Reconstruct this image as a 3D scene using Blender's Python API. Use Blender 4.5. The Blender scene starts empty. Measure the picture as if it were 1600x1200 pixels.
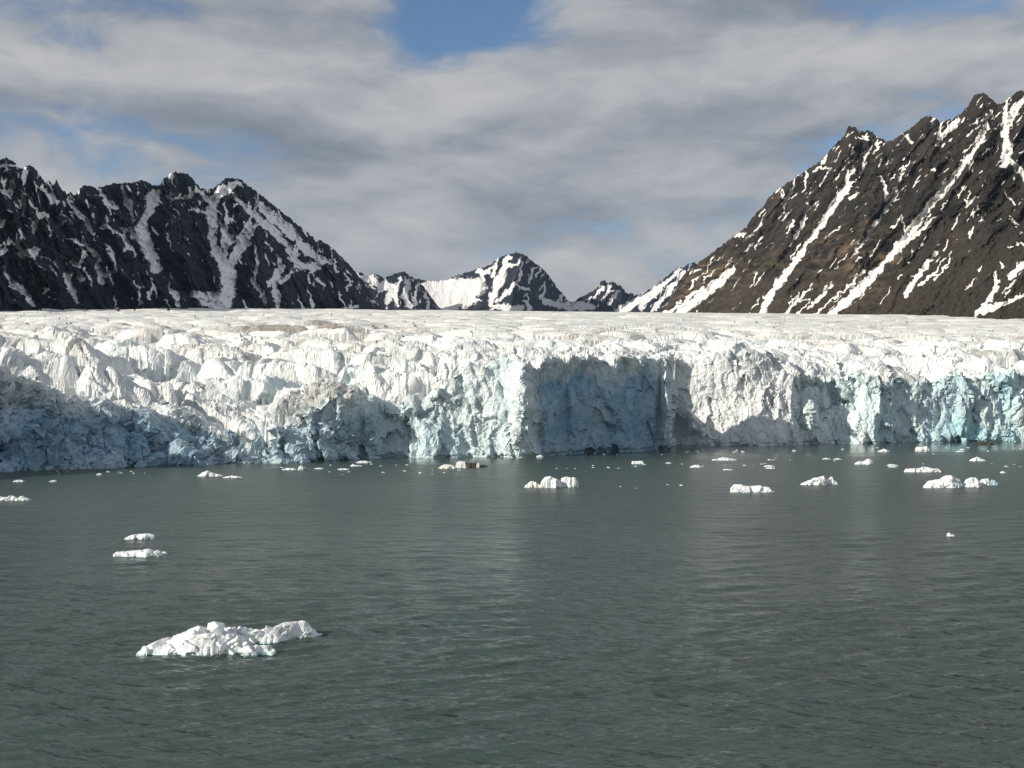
import bpy, math
import numpy as np
from mathutils import Vector
from mathutils.bvhtree import BVHTree

# ------------------------------------------------------------------ camera, sky, sun
SC = bpy.context.scene
COL = SC.collection
F, CX, HY, CAMH = 1700.0, 800.0, 610.0, 25.0      # focal length in photo pixels, horizon row, eye height (ship's deck)

cam = bpy.data.cameras.new('camera')
cam.sensor_width = 36.0
cam.lens = 36.0 * F / 1600.0
cam.shift_y = 10.0 / 1600.0
cam.clip_start = 1.0
cam.clip_end = 40000.0
camo = bpy.data.objects.new('camera', cam)
camo.location = (0, 0, CAMH)
camo.rotation_euler = (math.radians(90), 0, 0)
COL.objects.link(camo)
SC.camera = camo

SUN_AZ, SUN_EL = math.radians(63), math.radians(25)     # azimuth measured from straight behind the camera to the left
TOSUN = Vector((-math.sin(SUN_AZ) * math.cos(SUN_EL), -math.cos(SUN_AZ) * math.cos(SUN_EL), math.sin(SUN_EL)))
sun = bpy.data.lights.new('sun', 'SUN')
sun.energy = 5.0
sun.angle = math.radians(0.53)
sun.color = (1.0, 0.90, 0.76)
suno = bpy.data.objects.new('sun', sun)
suno.rotation_euler = (-TOSUN).to_track_quat('-Z', 'Y').to_euler()
COL.objects.link(suno)

SC.view_settings.view_transform = 'Standard'
SC.view_settings.look = 'None'
SC.view_settings.exposure = 0.10
SC.view_settings.gamma = 1.0
SC.view_settings.use_curve_mapping = False


class NT:
    """small helper to write node trees"""
    def __init__(s, tree):
        s.t = tree
        tree.nodes.clear()

    def n(s, kind, **kw):
        nd = s.t.nodes.new(kind)
        for k, v in kw.items():
            setattr(nd, k, v)
        return nd

    def put(s, sock, v):
        if hasattr(v, 'is_output'):
            s.t.links.new(v, sock)
        elif isinstance(v, (tuple, list)) and len(v) == 3 and sock.type == 'RGBA':
            sock.default_value = (*v, 1)
        else:
            sock.default_value = v

    def math(s, op, a, b=None, c=None, clamp=False):
        nd = s.n('ShaderNodeMath', operation=op, use_clamp=clamp)
        for i, v in enumerate((a, b, c)):
            if v is not None:
                s.put(nd.inputs[i], v)
        return nd.outputs[0]

    def vmath(s, op, a, b=None):
        nd = s.n('ShaderNodeVectorMath', operation=op)
        s.put(nd.inputs[0], a)
        if b is not None:
            s.put(nd.inputs[1], b)
        return nd.outputs[0]

    def comb(s, x, y, z):
        nd = s.n('ShaderNodeCombineXYZ')
        for i, v in enumerate((x, y, z)):
            s.put(nd.inputs[i], v)
        return nd.outputs[0]

    def noise(s, vec, scale=1.0, detail=4.0, rough=0.5, dist=0.0):
        nd = s.n('ShaderNodeTexNoise')
        s.put(nd.inputs['Vector'], vec)
        nd.inputs['Scale'].default_value = scale
        nd.inputs['Detail'].default_value = detail
        nd.inputs['Roughness'].default_value = rough
        nd.inputs['Distortion'].default_value = dist
        return nd.outputs[0]

    def ramp(s, v, lo, hi, a=0.0, b=1.0, smooth=True):
        nd = s.n('ShaderNodeMapRange', clamp=True)
        nd.interpolation_type = 'SMOOTHSTEP' if smooth else 'LINEAR'
        s.put(nd.inputs[0], v)
        for i, q in enumerate((lo, hi, a, b)):
            s.put(nd.inputs[i + 1], q)
        return nd.outputs[0]

    def mix(s, f, a, b):
        nd = s.n('ShaderNodeMix', data_type='RGBA')
        s.put(nd.inputs[0], f)
        s.put(nd.inputs[6], a)
        s.put(nd.inputs[7], b)
        return nd.outputs[2]

    def scale_vec(s, v, f):
        return s.vmath('MULTIPLY', v, f)


def build_world():
    w = bpy.data.worlds.new('World')
    SC.world = w
    w.use_nodes = True
    t = NT(w.node_tree)
    sky = t.n('ShaderNodeTexSky', sky_type='NISHITA')
    sky.sun_disc = False
    sky.sun_elevation = SUN_EL
    sky.sun_rotation = math.radians(180) + SUN_AZ
    sky.altitude = 30
    sky.air_density = 1.0
    sky.dust_density = 0.2
    sky.ozone_density = 1.5
    g = t.n('ShaderNodeTexCoord').outputs['Generated']
    sep = t.n('ShaderNodeSeparateXYZ')
    t.put(sep.inputs[0], g)
    x, y, z = sep.outputs
    p = t.vmath('ADD', t.vmath('MULTIPLY', g, (3.6, 3.6, 9.5)), (2.3, 0.4, 5.1))
    wn = t.n('ShaderNodeTexNoise')
    t.put(wn.inputs['Vector'], p)
    wn.inputs['Scale'].default_value = 1.3
    wn.inputs['Detail'].default_value = 3
    pw = t.vmath('ADD', p, t.vmath('MULTIPLY', t.vmath('SUBTRACT', wn.outputs['Color'], (0.5, 0.5, 0.5)), (0.5, 0.5, 0.6)))
    plw = t.vmath('ADD', pw, (0.0, 0.0, 0.30))            # a little higher up
    n1 = t.noise(pw, 1.15, 9, 0.55)
    n2 = t.noise(plw, 1.15, 9, 0.55)
    # the one large break in the deck, high in the middle of the view
    dx = t.math('DIVIDE', t.math('SUBTRACT', x, -0.014), 0.100)
    dz = t.math('DIVIDE', t.math('SUBTRACT', z, 0.330), 0.050)
    r2 = t.math('ADD', t.math('MULTIPLY', dx, dx), t.math('MULTIPLY', dz, dz))
    hole = t.math('MULTIPLY', t.math('POWER', 2.718, t.math('MULTIPLY', r2, -1.0)), 0.34)
    thin = t.ramp(z, 0.06, 0.27, 0.085, 0.0)                # the deck opens up towards the horizon
    dens = t.math('SUBTRACT', t.math('SUBTRACT', n1, hole), thin)
    cov = t.ramp(dens, 0.29, 0.46)
    lit = t.math('MULTIPLY', t.math('SUBTRACT', n1, n2), 2.9)
    fine = t.noise(pw, 2.2, 5, 0.55)
    br = t.ramp(t.math('ADD', t.math('ADD', lit, 0.42), t.math('MULTIPLY', t.math('SUBTRACT', fine, 0.5), 0.9)), -0.45, 1.25)
    cloud = t.mix(br, (1.9, 2.15, 2.65), (5.1, 5.1, 5.15))
    blue = t.vmath('MULTIPLY', sky.outputs[0], (0.78, 0.88, 1.0))
    col = t.mix(t.math('MULTIPLY', cov, 0.97), blue, cloud)
    bg = t.n('ShaderNodeBackground')
    t.put(bg.inputs[0], col)
    bg.inputs[1].default_value = 0.1
    out = t.n('ShaderNodeOutputWorld')
    t.put(out.inputs[0], bg.outputs[0])


build_world()

# ------------------------------------------------------------------ numpy noise
def _hash(ix, iy, iz, seed):
    h = (ix.astype(np.int64) * 374761393 + iy.astype(np.int64) * 668265263 + iz.astype(np.int64) * 2147483647 + seed * 1442695041) & 0xFFFFFFFF
    h = ((h ^ (h >> 13)) * 1274126177) & 0xFFFFFFFF
    h = ((h ^ (h >> 16)) * 2246822519) & 0xFFFFFFFF
    return h ^ (h >> 13)


def _rnd(ix, iy, seed):
    return _hash(ix, iy, np.zeros_like(ix), seed).astype(np.float64) / 4294967295.0


def perlin(x, y, seed=0):
    x0 = np.floor(x).astype(np.int64)
    y0 = np.floor(y).astype(np.int64)
    fx, fy = x - x0, y - y0
    ux = fx * fx * fx * (fx * (fx * 6 - 15) + 10)
    uy = fy * fy * fy * (fy * (fy * 6 - 15) + 10)
    def g(ix, iy, dx, dy):
        a = _rnd(ix, iy, seed) * 2 * np.pi
        return np.cos(a) * dx + np.sin(a) * dy
    n00, n10 = g(x0, y0, fx, fy), g(x0 + 1, y0, fx - 1, fy)
    n01, n11 = g(x0, y0 + 1, fx, fy - 1), g(x0 + 1, y0 + 1, fx - 1, fy - 1)
    a = n00 + ux * (n10 - n00)
    b = n01 + ux * (n11 - n01)
    return (a + uy * (b - a)) * 1.5


def fbm(x, y, octv=4, seed=0, gain=0.5):
    s, a = 0.0, 1.0
    for k in range(octv):
        s = s + a * perlin(x, y, seed + k * 17)
        x, y, a = x * 2.03 + 11.3, y * 2.03 - 7.7, a * gain
    return s


def ridged(x, y, octv=4, seed=0, gain=0.5):
    """1 on sharp crests, 0 in troughs"""
    s, a, tot = 0.0, 1.0, 0.0
    for k in range(octv):
        n = 1.0 - np.abs(perlin(x, y, seed + k * 31))
        s = s + a * n * n
        tot += a
        x, y, a = x * 2.07 + 5.3, y * 2.07 + 9.1, a * gain
    return s / tot


def voronoi(x, y, seed=0, jit=0.9):
    """F1, F2, three random values of the nearest cell, vector from its centre"""
    x0 = np.floor(x).astype(np.int64)
    y0 = np.floor(y).astype(np.int64)
    f1 = np.full(x.shape, 1e9)
    f2 = np.full(x.shape, 1e9)
    cxx = np.zeros(x.shape); cyy = np.zeros(x.shape)
    ci = np.zeros(x.shape, np.int64); cj = np.zeros(x.shape, np.int64)
    for di in (-1, 0, 1):
        for dj in (-1, 0, 1):
            ix, iy = x0 + di, y0 + dj
            px = ix + 0.5 + (_rnd(ix, iy, seed) - 0.5) * jit
            py = iy + 0.5 + (_rnd(ix, iy, seed + 5) - 0.5) * jit
            d = (x - px) ** 2 + (y - py) ** 2
            near = d < f1
            f2 = np.where(near, f1, np.minimum(f2, d))
            f1 = np.where(near, d, f1)
            cxx = np.where(near, px, cxx); cyy = np.where(near, py, cyy)
            ci = np.where(near, ix, ci); cj = np.where(near, iy, cj)
    r = [_rnd(ci, cj, seed + 40 + k) for k in range(3)]
    return np.sqrt(f1), np.sqrt(f2), r, x - cxx, y - cyy


def voronoi3(x, y, z, seed=0):
    """F1, F2, four random values of the nearest cell and the vector from its centre, in 3-D"""
    x0, y0, z0 = (np.floor(q).astype(np.int32) for q in (x, y, z))
    x, y, z = (q.astype(np.float32) for q in (x, y, z))
    f1 = np.full(x.shape, 1e9, np.float32)
    f2 = np.full(x.shape, 1e9, np.float32)
    cx_, cy_, cz_ = np.zeros_like(x), np.zeros_like(x), np.zeros_like(x)
    hh = np.zeros(x.shape, np.uint32)
    def h32(i, j, k):
        h = (i.astype(np.uint32) * np.uint32(374761393)) ^ (j.astype(np.uint32) * np.uint32(668265263)) ^ (k.astype(np.uint32) * np.uint32(2654435761)) ^ np.uint32(seed * 7919 + 13)
        h = (h ^ (h >> np.uint32(15))) * np.uint32(2246822519)
        h = (h ^ (h >> np.uint32(13))) * np.uint32(3266489917)
        return h ^ (h >> np.uint32(16))
    for di in (-1, 0, 1):
        for dj in (-1, 0, 1):
            for dk in (-1, 0, 1):
                h = h32(x0 + di, y0 + dj, z0 + dk)
                px = x0 + di + 0.1 + 0.8 * (h & np.uint32(1023)).astype(np.float32) / 1023
                py = y0 + dj + 0.1 + 0.8 * ((h >> np.uint32(10)) & np.uint32(1023)).astype(np.float32) / 1023
                pz = z0 + dk + 0.1 + 0.8 * ((h >> np.uint32(20)) & np.uint32(1023)).astype(np.float32) / 1023
                d = (x - px) ** 2 + (y - py) ** 2 + (z - pz) ** 2
                near = d < f1
                f2 = np.where(near, f1, np.minimum(f2, d))
                f1 = np.where(near, d, f1)
                cx_ = np.where(near, px, cx_); cy_ = np.where(near, py, cy_); cz_ = np.where(near, pz, cz_)
                hh = np.where(near, h, hh)
    hh = (hh * np.uint32(2654435761)) ^ (hh >> np.uint32(7))
    r = [((hh >> np.uint32(q)) & np.uint32(255)).astype(np.float32) / 255 for q in (0, 8, 16, 24)]
    return np.sqrt(f1), np.sqrt(f2), r, x - cx_, y - cy_, z - cz_


def grid_normals(P):
    du = np.gradient(P, axis=1)
    dv = np.gradient(P, axis=0)
    n = np.cross(du, dv)
    return n / (np.linalg.norm(n, axis=-1, keepdims=True) + 1e-9)


def fracture(P, size, seed, tilt=1.0, step=0.5, crack=0.25, squash=(1, 1, 1)):
    """relief of broken ice: flat tilted facets with cracks between them, in units of size"""
    w = 0.35 * size
    a = P[..., 0] / (size * squash[0]); b = P[..., 1] / (size * squash[1]); c = P[..., 2] / (size * squash[2])
    wob = 0.45 * perlin(a * 0.7 + c, b * 0.7 - c * 0.6, seed + 1)
    f1, f2, r, dx, dy, dz = voronoi3(a + wob, b - wob, c + wob, seed)
    return size * ((r[0] - 0.5) * step + tilt * (dx * (r[1] - 0.5) + dy * (r[2] - 0.5) + dz * (r[3] - 0.5)) - crack * 0.3 * (1 - sstep(0.0, 0.12, f2 - f1)))


def sstep(a, b, x):
    t = np.clip((x - a) / (b - a), 0, 1)
    return t * t * (3 - 2 * t)


def gx(pts, x):
    a = np.array(pts, float)
    return np.interp(x, a[:, 0], a[:, 1])


# ------------------------------------------------------------------ mesh helpers
def link_mesh(name, verts, faces, mat, parent=None, smooth=False, attrs=None):
    verts = np.asarray(verts, np.float32)
    faces = np.asarray(faces, np.int32)
    k = faces.shape[1]
    me = bpy.data.meshes.new(name)
    me.vertices.add(len(verts))
    me.vertices.foreach_set('co', verts.ravel())
    me.loops.add(faces.size)
    me.loops.foreach_set('vertex_index', faces.ravel())
    me.polygons.add(len(faces))
    me.polygons.foreach_set('loop_start', np.arange(0, faces.size, k, dtype=np.int32))
    me.polygons.foreach_set('loop_total', np.full(len(faces), k, np.int32))
    me.polygons.foreach_set('use_smooth', np.full(len(faces), smooth))
    for an, av in (attrs or {}).items():
        at = me.attributes.new(an, 'FLOAT', 'POINT')
        at.data.foreach_set('value', np.asarray(av, np.float32).ravel())
    me.update()
    me.validate()
    me.materials.append(mat)
    ob = bpy.data.objects.new(name, me)
    COL.objects.link(ob)
    if parent:
        ob.parent = parent
    return ob


def grid_faces(nr, nc, flip=False):
    i = np.arange(nr * nc).reshape(nr, nc)
    a, b, c, d = i[:-1, :-1].ravel(), i[:-1, 1:].ravel(), i[1:, 1:].ravel(), i[1:, :-1].ravel()
    return np.stack((a, d, c, b) if flip else (a, b, c, d), 1)


def empty(name, loc=(0, 0, 0)):
    o = bpy.data.objects.new(name, None)
    o.location = loc
    COL.objects.link(o)
    return o


def tag(o, label=None, cat=None, group=None, kind=None):
    if label: o['label'] = label
    if cat: o['category'] = cat
    if group: o['group'] = group
    if kind: o['kind'] = kind
    return o


# ------------------------------------------------------------------ materials
def new_mat(name):
    m = bpy.data.materials.new(name)
    m.use_nodes = True
    t = NT(m.node_tree)
    b = t.n('ShaderNodeBsdfPrincipled')
    o = t.n('ShaderNodeOutputMaterial')
    t.put(o.inputs[0], b.outputs[0])
    return m, t, b


def attr(t, name):
    return t.n('ShaderNodeAttribute', attribute_name=name).outputs['Fac']


def bump(t, h, strength, dist):
    nd = t.n('ShaderNodeBump')
    nd.inputs['Strength'].default_value = strength
    nd.inputs['Distance'].default_value = dist
    t.put(nd.inputs['Height'], h)
    return nd.outputs[0]


def mat_glacier():
    m, t, b = new_mat('glacier_ice')
    pos = t.n('ShaderNodeNewGeometry').outputs['Position']
    blue, dirt = attr(t, 'blue'), attr(t, 'dirt')
    streak = t.noise(t.scale_vec(pos, (0.28, 0.28, 0.10)), 1.0, 5, 0.6)
    band = t.noise(t.vmath('MULTIPLY', pos, (0.012, 0.05, 0.05)), 1.0, 6, 0.62)
    blot = t.noise(pos, 0.09, 5, 0.6)
    c = t.mix(t.ramp(blot, 0.35, 0.7), (0.69, 0.735, 0.75), (0.82, 0.855, 0.865))
    old = t.mix(t.ramp(band, 0.38, 0.62), (0.60, 0.597, 0.585), (0.80, 0.802, 0.79))      # weathered, dusty surface of the upper ice
    c = t.mix(attr(t, 'old'), c, old)
    bl = t.math('MULTIPLY', blue, t.ramp(streak, 0.3, 0.7, 0.75, 1.0))
    c = t.mix(bl, c, (0.40, 0.67, 0.73))
    deep = t.math('MULTIPLY', attr(t, 'dense'), t.ramp(streak, 0.25, 0.65, 0.75, 1.0))  # ice blue, darkened to paint in the shade on the faces turned from the sun
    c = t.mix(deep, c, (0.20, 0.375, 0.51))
    d1 = t.math('ADD', dirt, t.math('MULTIPLY', t.math('SUBTRACT', streak, 0.5), 0.9))
    c = t.mix(t.ramp(d1, 0.30, 0.95, 0.0, 0.80), c, (0.17, 0.145, 0.115))
    t.put(b.inputs['Base Color'], c)
    b.inputs['Roughness'].default_value = 0.55
    b.inputs['Specular IOR Level'].default_value = 0.35
    h = t.math('ADD', t.noise(pos, 0.45, 7, 0.62), t.math('MULTIPLY', t.noise(t.scale_vec(pos, (1.0, 1.0, 0.25)), 0.7, 4, 0.6), 0.5))
    h = t.math('MULTIPLY', h, t.math('SUBTRACT', 1.0, t.math('MULTIPLY', attr(t, 'old'), 0.75)))
    t.put(b.inputs['Normal'], bump(t, h, 0.8, 1.6))
    return m


def mat_floe(name, tint=(0.775, 0.82, 0.835), low=(0.50, 0.74, 0.74), dirt=0.0):
    m, t, b = new_mat(name)
    pos = t.n('ShaderNodeNewGeometry').outputs['Position']
    sp = t.n('ShaderNodeSeparateXYZ')
    t.put(sp.inputs[0], pos)
    n = t.noise(pos, 0.9, 5, 0.6)
    c = t.mix(t.ramp(n, 0.3, 0.7), tuple(0.93 * q for q in tint), tint)
    wet = t.ramp(t.math('ADD', sp.outputs[2], t.math('MULTIPLY', t.math('SUBTRACT', n, 0.5), 0.8)), 0.0, 0.22, 0.7, 0.0)   # clear wave-washed ice
    c = t.mix(wet, c, low)
    if dirt:
        d = t.noise(pos, 1.7, 6, 0.65)
        c = t.mix(t.ramp(d, 0.62 - dirt * 0.25, 0.75, 0.0, 0.85), c, (0.13, 0.11, 0.09))
    t.put(b.inputs['Base Color'], c)
    b.inputs['Roughness'].default_value = 0.5
    b.inputs['Specular IOR Level'].default_value = 0.35
    t.put(b.inputs['Normal'], bump(t, t.noise(pos, 2.2, 6, 0.6), 0.5, 0.10))
    return m


def mat_mountain(name, rock_a, rock_b, rock_c, tan_amt, snow_c=(0.89, 0.90, 0.92), scree_a=(0.026, 0.0225, 0.019), scree_b=(0.052, 0.044, 0.036)):
    m, t, b = new_mat(name)
    pos = t.n('ShaderNodeNewGeometry').outputs['Position']
    snow, tan = attr(t, 'snow'), attr(t, 'tan')
    n1 = t.noise(pos, 0.012, 8, 0.65)
    n2 = t.noise(t.scale_vec(pos, (1.0, 1.0, 0.6)), 0.075, 8, 0.7)
    rt = t.n('ShaderNodeVectorRotate', rotation_type='Y_AXIS')
    t.put(rt.inputs['Vector'], pos)
    rt.inputs['Angle'].default_value = math.radians(-38)
    dipped = rt.outputs[0]
    strata = t.noise(t.vmath('ADD', t.vmath('MULTIPLY', dipped, (0.008, 0.008, 0.05)), t.comb(0.0, 0.0, t.math('MULTIPLY', n1, 1.2))), 1.0, 5, 0.6)
    c = t.mix(t.ramp(n1, 0.35, 0.65), rock_a, rock_b)
    c = t.mix(t.ramp(n2, 0.5, 0.72, 0.0, 0.7), c, tuple(q * 1.7 for q in rock_b))
    c = t.mix(t.math('MULTIPLY', t.ramp(strata, 0.42, 0.66), t.math('MULTIPLY', tan, tan_amt)), c, rock_c)
    s = t.math('ADD', snow, t.math('ADD', t.math('MULTIPLY', t.math('SUBTRACT', n2, 0.5), 1.5), t.math('MULTIPLY', t.math('SUBTRACT', n1, 0.5), 0.7)))
    sm = t.ramp(s, 0.46, 0.53)
    scr = attr(t, 'scree')
    c = t.mix(t.math('MULTIPLY', scr, 0.75), c, t.mix(t.ramp(n2, 0.3, 0.7), scree_a, scree_b))
    c = t.mix(sm, c, snow_c)
    t.put(b.inputs['Base Color'], c)
    b.inputs['Roughness'].default_value = 0.85
    b.inputs['Specular IOR Level'].default_value = 0.15
    rg = t.n('ShaderNodeTexNoise', noise_type='RIDGED_MULTIFRACTAL')
    t.put(rg.inputs['Vector'], t.scale_vec(pos, (1.0, 1.0, 0.7)))
    rg.inputs['Scale'].default_value = 0.016
    rg.inputs['Detail'].default_value = 9
    rg.inputs['Roughness'].default_value = 0.6
    h = t.math('ADD', t.math('MULTIPLY', rg.outputs[0], 0.55), t.math('MULTIPLY', t.noise(pos, 0.05, 7, 0.68), 0.7))
    h = t.math('MULTIPLY', h, t.math('MULTIPLY', t.math('SUBTRACT', 1.0, t.math('MULTIPLY', sm, 0.85)), t.math('SUBTRACT', 1.0, t.math('MULTIPLY', scr, 0.6))))
    t.put(b.inputs['Normal'], bump(t, h, 1.0, 16.0))
    return m


def mat_rock():
    m, t, b = new_mat('dark_rock')
    pos = t.n('ShaderNodeNewGeometry').outputs['Position']
    c = t.mix(t.noise(pos, 0.8, 5, 0.6), (0.03, 0.028, 0.022), (0.07, 0.06, 0.045))
    t.put(b.inputs['Base Color'], c)
    b.inputs['Roughness'].default_value = 0.7
    return m


def mat_water():
    m, t, b = new_mat('sea_water')
    pos = t.n('ShaderNodeNewGeometry').outputs['Position']
    sp = t.n('ShaderNodeSeparateXYZ')
    t.put(sp.inputs[0], pos)
    x, y = sp.outputs[0], sp.outputs[1]
    # wind ripples run slightly aslant to the view
    rot = t.comb(t.math('ADD', t.math('MULTIPLY', x, 0.27), t.math('MULTIPLY', y, -0.08)), t.math('ADD', t.math('MULTIPLY', y, 0.95), t.math('MULTIPLY', x, 0.30)), 0.0)
    w1 = t.noise(rot, 0.58, 2, 0.5, 0.5)
    w2 = t.noise(rot, 1.35, 1, 0.5, 0.4)
    w3 = t.noise(rot, 0.26, 1, 0.5, 0.4)
    gust = t.noise(t.scale_vec(pos, (0.012, 0.03, 1)), 1.0, 3, 0.5)
    streak = t.noise(t.scale_vec(pos, (0.006, 0.07, 1)), 1.0, 4, 0.6)
    edge = t.math('ADD', t.math('SUBTRACT', y, t.math('MULTIPLY', x, 0.28)), t.math('MULTIPLY', t.math('SUBTRACT', streak, 0.5), 130.0))
    calm = t.ramp(edge, 368.0, 405.0)                      # sheltered water in front of the ice
    amp = t.math('MULTIPLY', t.math('SUBTRACT', 1.0, t.math('MULTIPLY', calm, 0.90)), t.ramp(gust, 0.3, 0.7, 0.75, 1.1))
    h = t.math('ADD', t.math('ADD', t.math('MULTIPLY', w1, 0.55), t.math('MULTIPLY', w2, 0.22)), t.math('MULTIPLY', w3, 0.65))
    h = t.math('MULTIPLY', h, t.math('MULTIPLY', amp, t.ramp(y, 110.0, 260.0, 1.0, 1.15)))
    t.put(b.inputs['Base Color'], (0.042, 0.064, 0.060))
    far = t.ramp(y, 80.0, 260.0, 0.17, 0.33)
    t.put(b.inputs['Roughness'], t.math('MULTIPLY', far, t.math('SUBTRACT', 1.0, t.math('MULTIPLY', calm, 0.62))))
    b.inputs['IOR'].default_value = 1.33
    t.put(b.inputs['Normal'], bump(t, h, 1.0, 1.15))
    return m


M_ICE = mat_glacier()
M_FLOE = mat_floe('floe_ice')
M_FLOE_BLUE = mat_floe('clear_blue_ice', (0.42, 0.60, 0.70), (0.16, 0.33, 0.38))
M_FLOE_DIRTY = mat_floe('dirty_ice', (0.80, 0.77, 0.73), (0.5, 0.6, 0.6), 0.55)
M_MOUNT_L = mat_mountain('dark_slate_and_snow', (0.013, 0.018, 0.030), (0.025, 0.031, 0.045), (0.10, 0.09, 0.07), 0.3)
M_MOUNT_R = mat_mountain('brown_rock_and_snow', (0.0135, 0.0125, 0.012), (0.046, 0.039, 0.032), (0.16, 0.122, 0.082), 1.0, (0.72, 0.715, 0.70))
M_MOUNT_F = mat_mountain('far_rock_and_snow', (0.013, 0.018, 0.030), (0.025, 0.031, 0.045), (0.10, 0.09, 0.07), 0.3, (0.64, 0.645, 0.66))
M_ROCK = mat_rock()
M_WATER = mat_water()

# ------------------------------------------------------------------ water
def depth_of_row(row):
    return CAMH * F / (row - HY)


def wave_height(X, Y, cell):
    """wind sea as a sum of many small wave trains; trains too short for the mesh cell are left to the material"""
    rng = np.random.default_rng(12)
    z = np.zeros(X.shape)
    gust = 0.75 + 0.6 * fbm(X / 45, Y / 70, 3, 7)
    wob = 0.5 * fbm(X / 6, Y / 6, 2, 77)
    for k in range(70):
        lam = 0.55 * (9.0 / 0.55) ** rng.random() ** 1.25
        th = math.radians(rng.normal(101, 17))             # crests lie nearly across the view, a little aslant
        kx, ky = math.cos(th) * 2 * math.pi / lam, math.sin(th) * 2 * math.pi / lam
        amp = 0.0085 * lam ** 0.5
        ph = kx * X + ky * Y + rng.random() * 6.283 + wob * (1.5 if lam < 3 else 0.6)
        keep = sstep(2.2, 4.5, lam / cell)
        z += amp * keep * (np.sin(ph) + 0.25 * np.cos(2 * ph))
    return z * np.clip(gust, 0.25, 1.5)


def build_water():
    rows = np.concatenate([[3000.0], np.arange(1225, 745, -1.25), np.arange(745, 640, -1.25), [638, 635, 632, 629, 626, 623, 620, 618, 616, 614.8]])
    px = np.concatenate([[-12000.0, -6000, -3000, -1500, -800], np.arange(-100, 1701, 2.5), [2400.0, 3100, 4600, 7600, 13600]])
    PX, RW = np.meshgrid(px, rows)
    Y = depth_of_row(RW)
    X = (PX - CX) / F * Y
    cell = np.maximum(Y * Y / (CAMH * F) * 1.25, 2.5 / F * Y * 0.5)
    Z = wave_height(X, Y, cell) * (1 - sstep(260, 360, Y)) * (RW < 1226) * (PX > -101) * (PX < 1701)
    P = np.stack((np.clip(X, -8500, 8500), Y, Z), -1)
    o = link_mesh('water', P.reshape(-1, 3), grid_faces(*PX.shape), M_WATER, None, True)
    tag(o, 'grey green rippled fjord water in front of the glacier', kind='structure')


build_water()

# ------------------------------------------------------------------ glacier
WATERROW = [(-900, 800), (-400, 760), (-200, 747), (0, 736), (100, 733.5), (250, 728), (385, 725), (470, 721), (605, 715.5), (660, 715.5), (780, 714.5), (840, 714),
            (905, 709), (960, 706.5), (1000, 704.5), (1047, 702.5), (1051, 694.3), (1150, 695.6), (1240, 696), (1262, 694), (1300, 692.5), (1350, 693.2), (1440, 691.5),
            (1600, 689.5), (1800, 687), (2300, 684)]
BRINKROW = [(-900, 470), (-400, 480), (-200, 500), (-90, 530), (-30, 580), (0, 598), (60, 600), (100, 612), (150, 626), (200, 636), (250, 650), (300, 656), (350, 674), (385, 690), (420, 668),  # unseen front left of the frame, raised to throw shade on the slope
            (450, 655), (490, 630), (515, 608), (527, 601), (540, 616), (560, 640), (580, 630), (600, 637), (625, 640), (641, 612), (655, 626),
            (680, 603), (700, 590), (722, 566), (732, 558), (750, 572), (780, 562), (840, 567), (870, 562), (900, 560), (960, 564), (1000, 561), (1030, 556), (1047, 552),
            (1052, 556), (1075, 558), (1110, 562), (1160, 563), (1200, 566), (1215, 567), (1240, 583), (1262, 588), (1275, 580), (1300, 586), (1320, 582),
            (1350, 577), (1390, 585), (1435, 596), (1455, 588), (1485, 577), (1510, 580), (1560, 580), (1600, 588), (1800, 585), (2300, 590)]
LEAN = [(-900, 14), (-200, 14), (0, 18), (150, 24), (300, 26), (385, 20), (430, 10), (520, 7), (600, 8), (700, 11), (760, 6), (830, 4), (1047, 3), (1051, 4), (1100, 9), (1230, 9),
        (1300, 5), (1440, 8), (1600, 6), (2300, 8)]
# rows of the photograph that the ice surface reaches at growing distances behind the brink
DEL = np.array([0, 15, 35, 80, 160, 300, 600, 1100, 1700, 2300])
PROFX = [-900, -250, -40, 0, 150, 300, 400, 520, 600, 680, 740, 840, 1047, 1051, 1200, 1300, 1380, 1440, 1600, 2300]
PROF = [[0, 470, 470, 470, 470, 470, 470, 470, 470, 470],
        [0, 490, 492, 494, 494, 492, 488, 482, 478, 476],
        [0, 578, 566, 552, 535, 518, 502, 490, 482, 479],
        [0, 592, 583, 563, 541, 521, 503, 491, 482, 479],
        [0, 618, 598, 568, 543, 523, 504, 491, 483, 480],
        [0, 636, 606, 575, 546, 524, 505, 492, 484, 481],
        [0, 668, 618, 578, 548, 525, 506, 493, 485, 482],
        [0, 628, 590, 566, 546, 526, 507, 494, 486, 483],
        [0, 636, 572, 558, 544, 526, 508, 495, 487, 485],
        [0, 598, 566, 553, 540, 524, 508, 496, 488, 485],
        [0, 560, 555, 548, 537, 523, 508, 496, 488, 486],
        [0, 560, 554, 546, 535, 522, 508, 497, 489, 487],
        [0, 549, 545, 539, 531, 521, 509, 498, 491, 489],
        [0, 549, 545, 539, 531, 521, 509, 498, 491, 489],
        [0, 561, 554, 545, 534, 523, 511, 500, 492, 490],
        [0, 577, 568, 550, 536, 524, 512, 501, 493, 491],
        [0, 583, 572, 548, 536, 525, 512, 501, 493, 491],
        [0, 590, 573, 552, 538, 525, 512, 502, 494, 492],
        [0, 580, 572, 556, 540, 527, 514, 503, 495, 493],
        [0, 580, 570, 555, 540, 528, 515, 504, 497, 495]]
PROF = np.array(PROF, float)


def surface_row(px, dl):
    """photo row of the smooth ice surface at column px, dl metres behind the brink (arrays of one shape)"""
    tab = np.stack([np.interp(px[0], PROFX, PROF[:, k]) for k in range(len(DEL))], 0)        # rows: DEL, columns: px
    tab[0] = gx(BRINKROW, px[0])
    out = np.empty(dl.shape)
    for j in range(dl.shape[1]):
        out[:, j] = np.interp(dl[:, j], DEL, tab[:, j])
    return out


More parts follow.
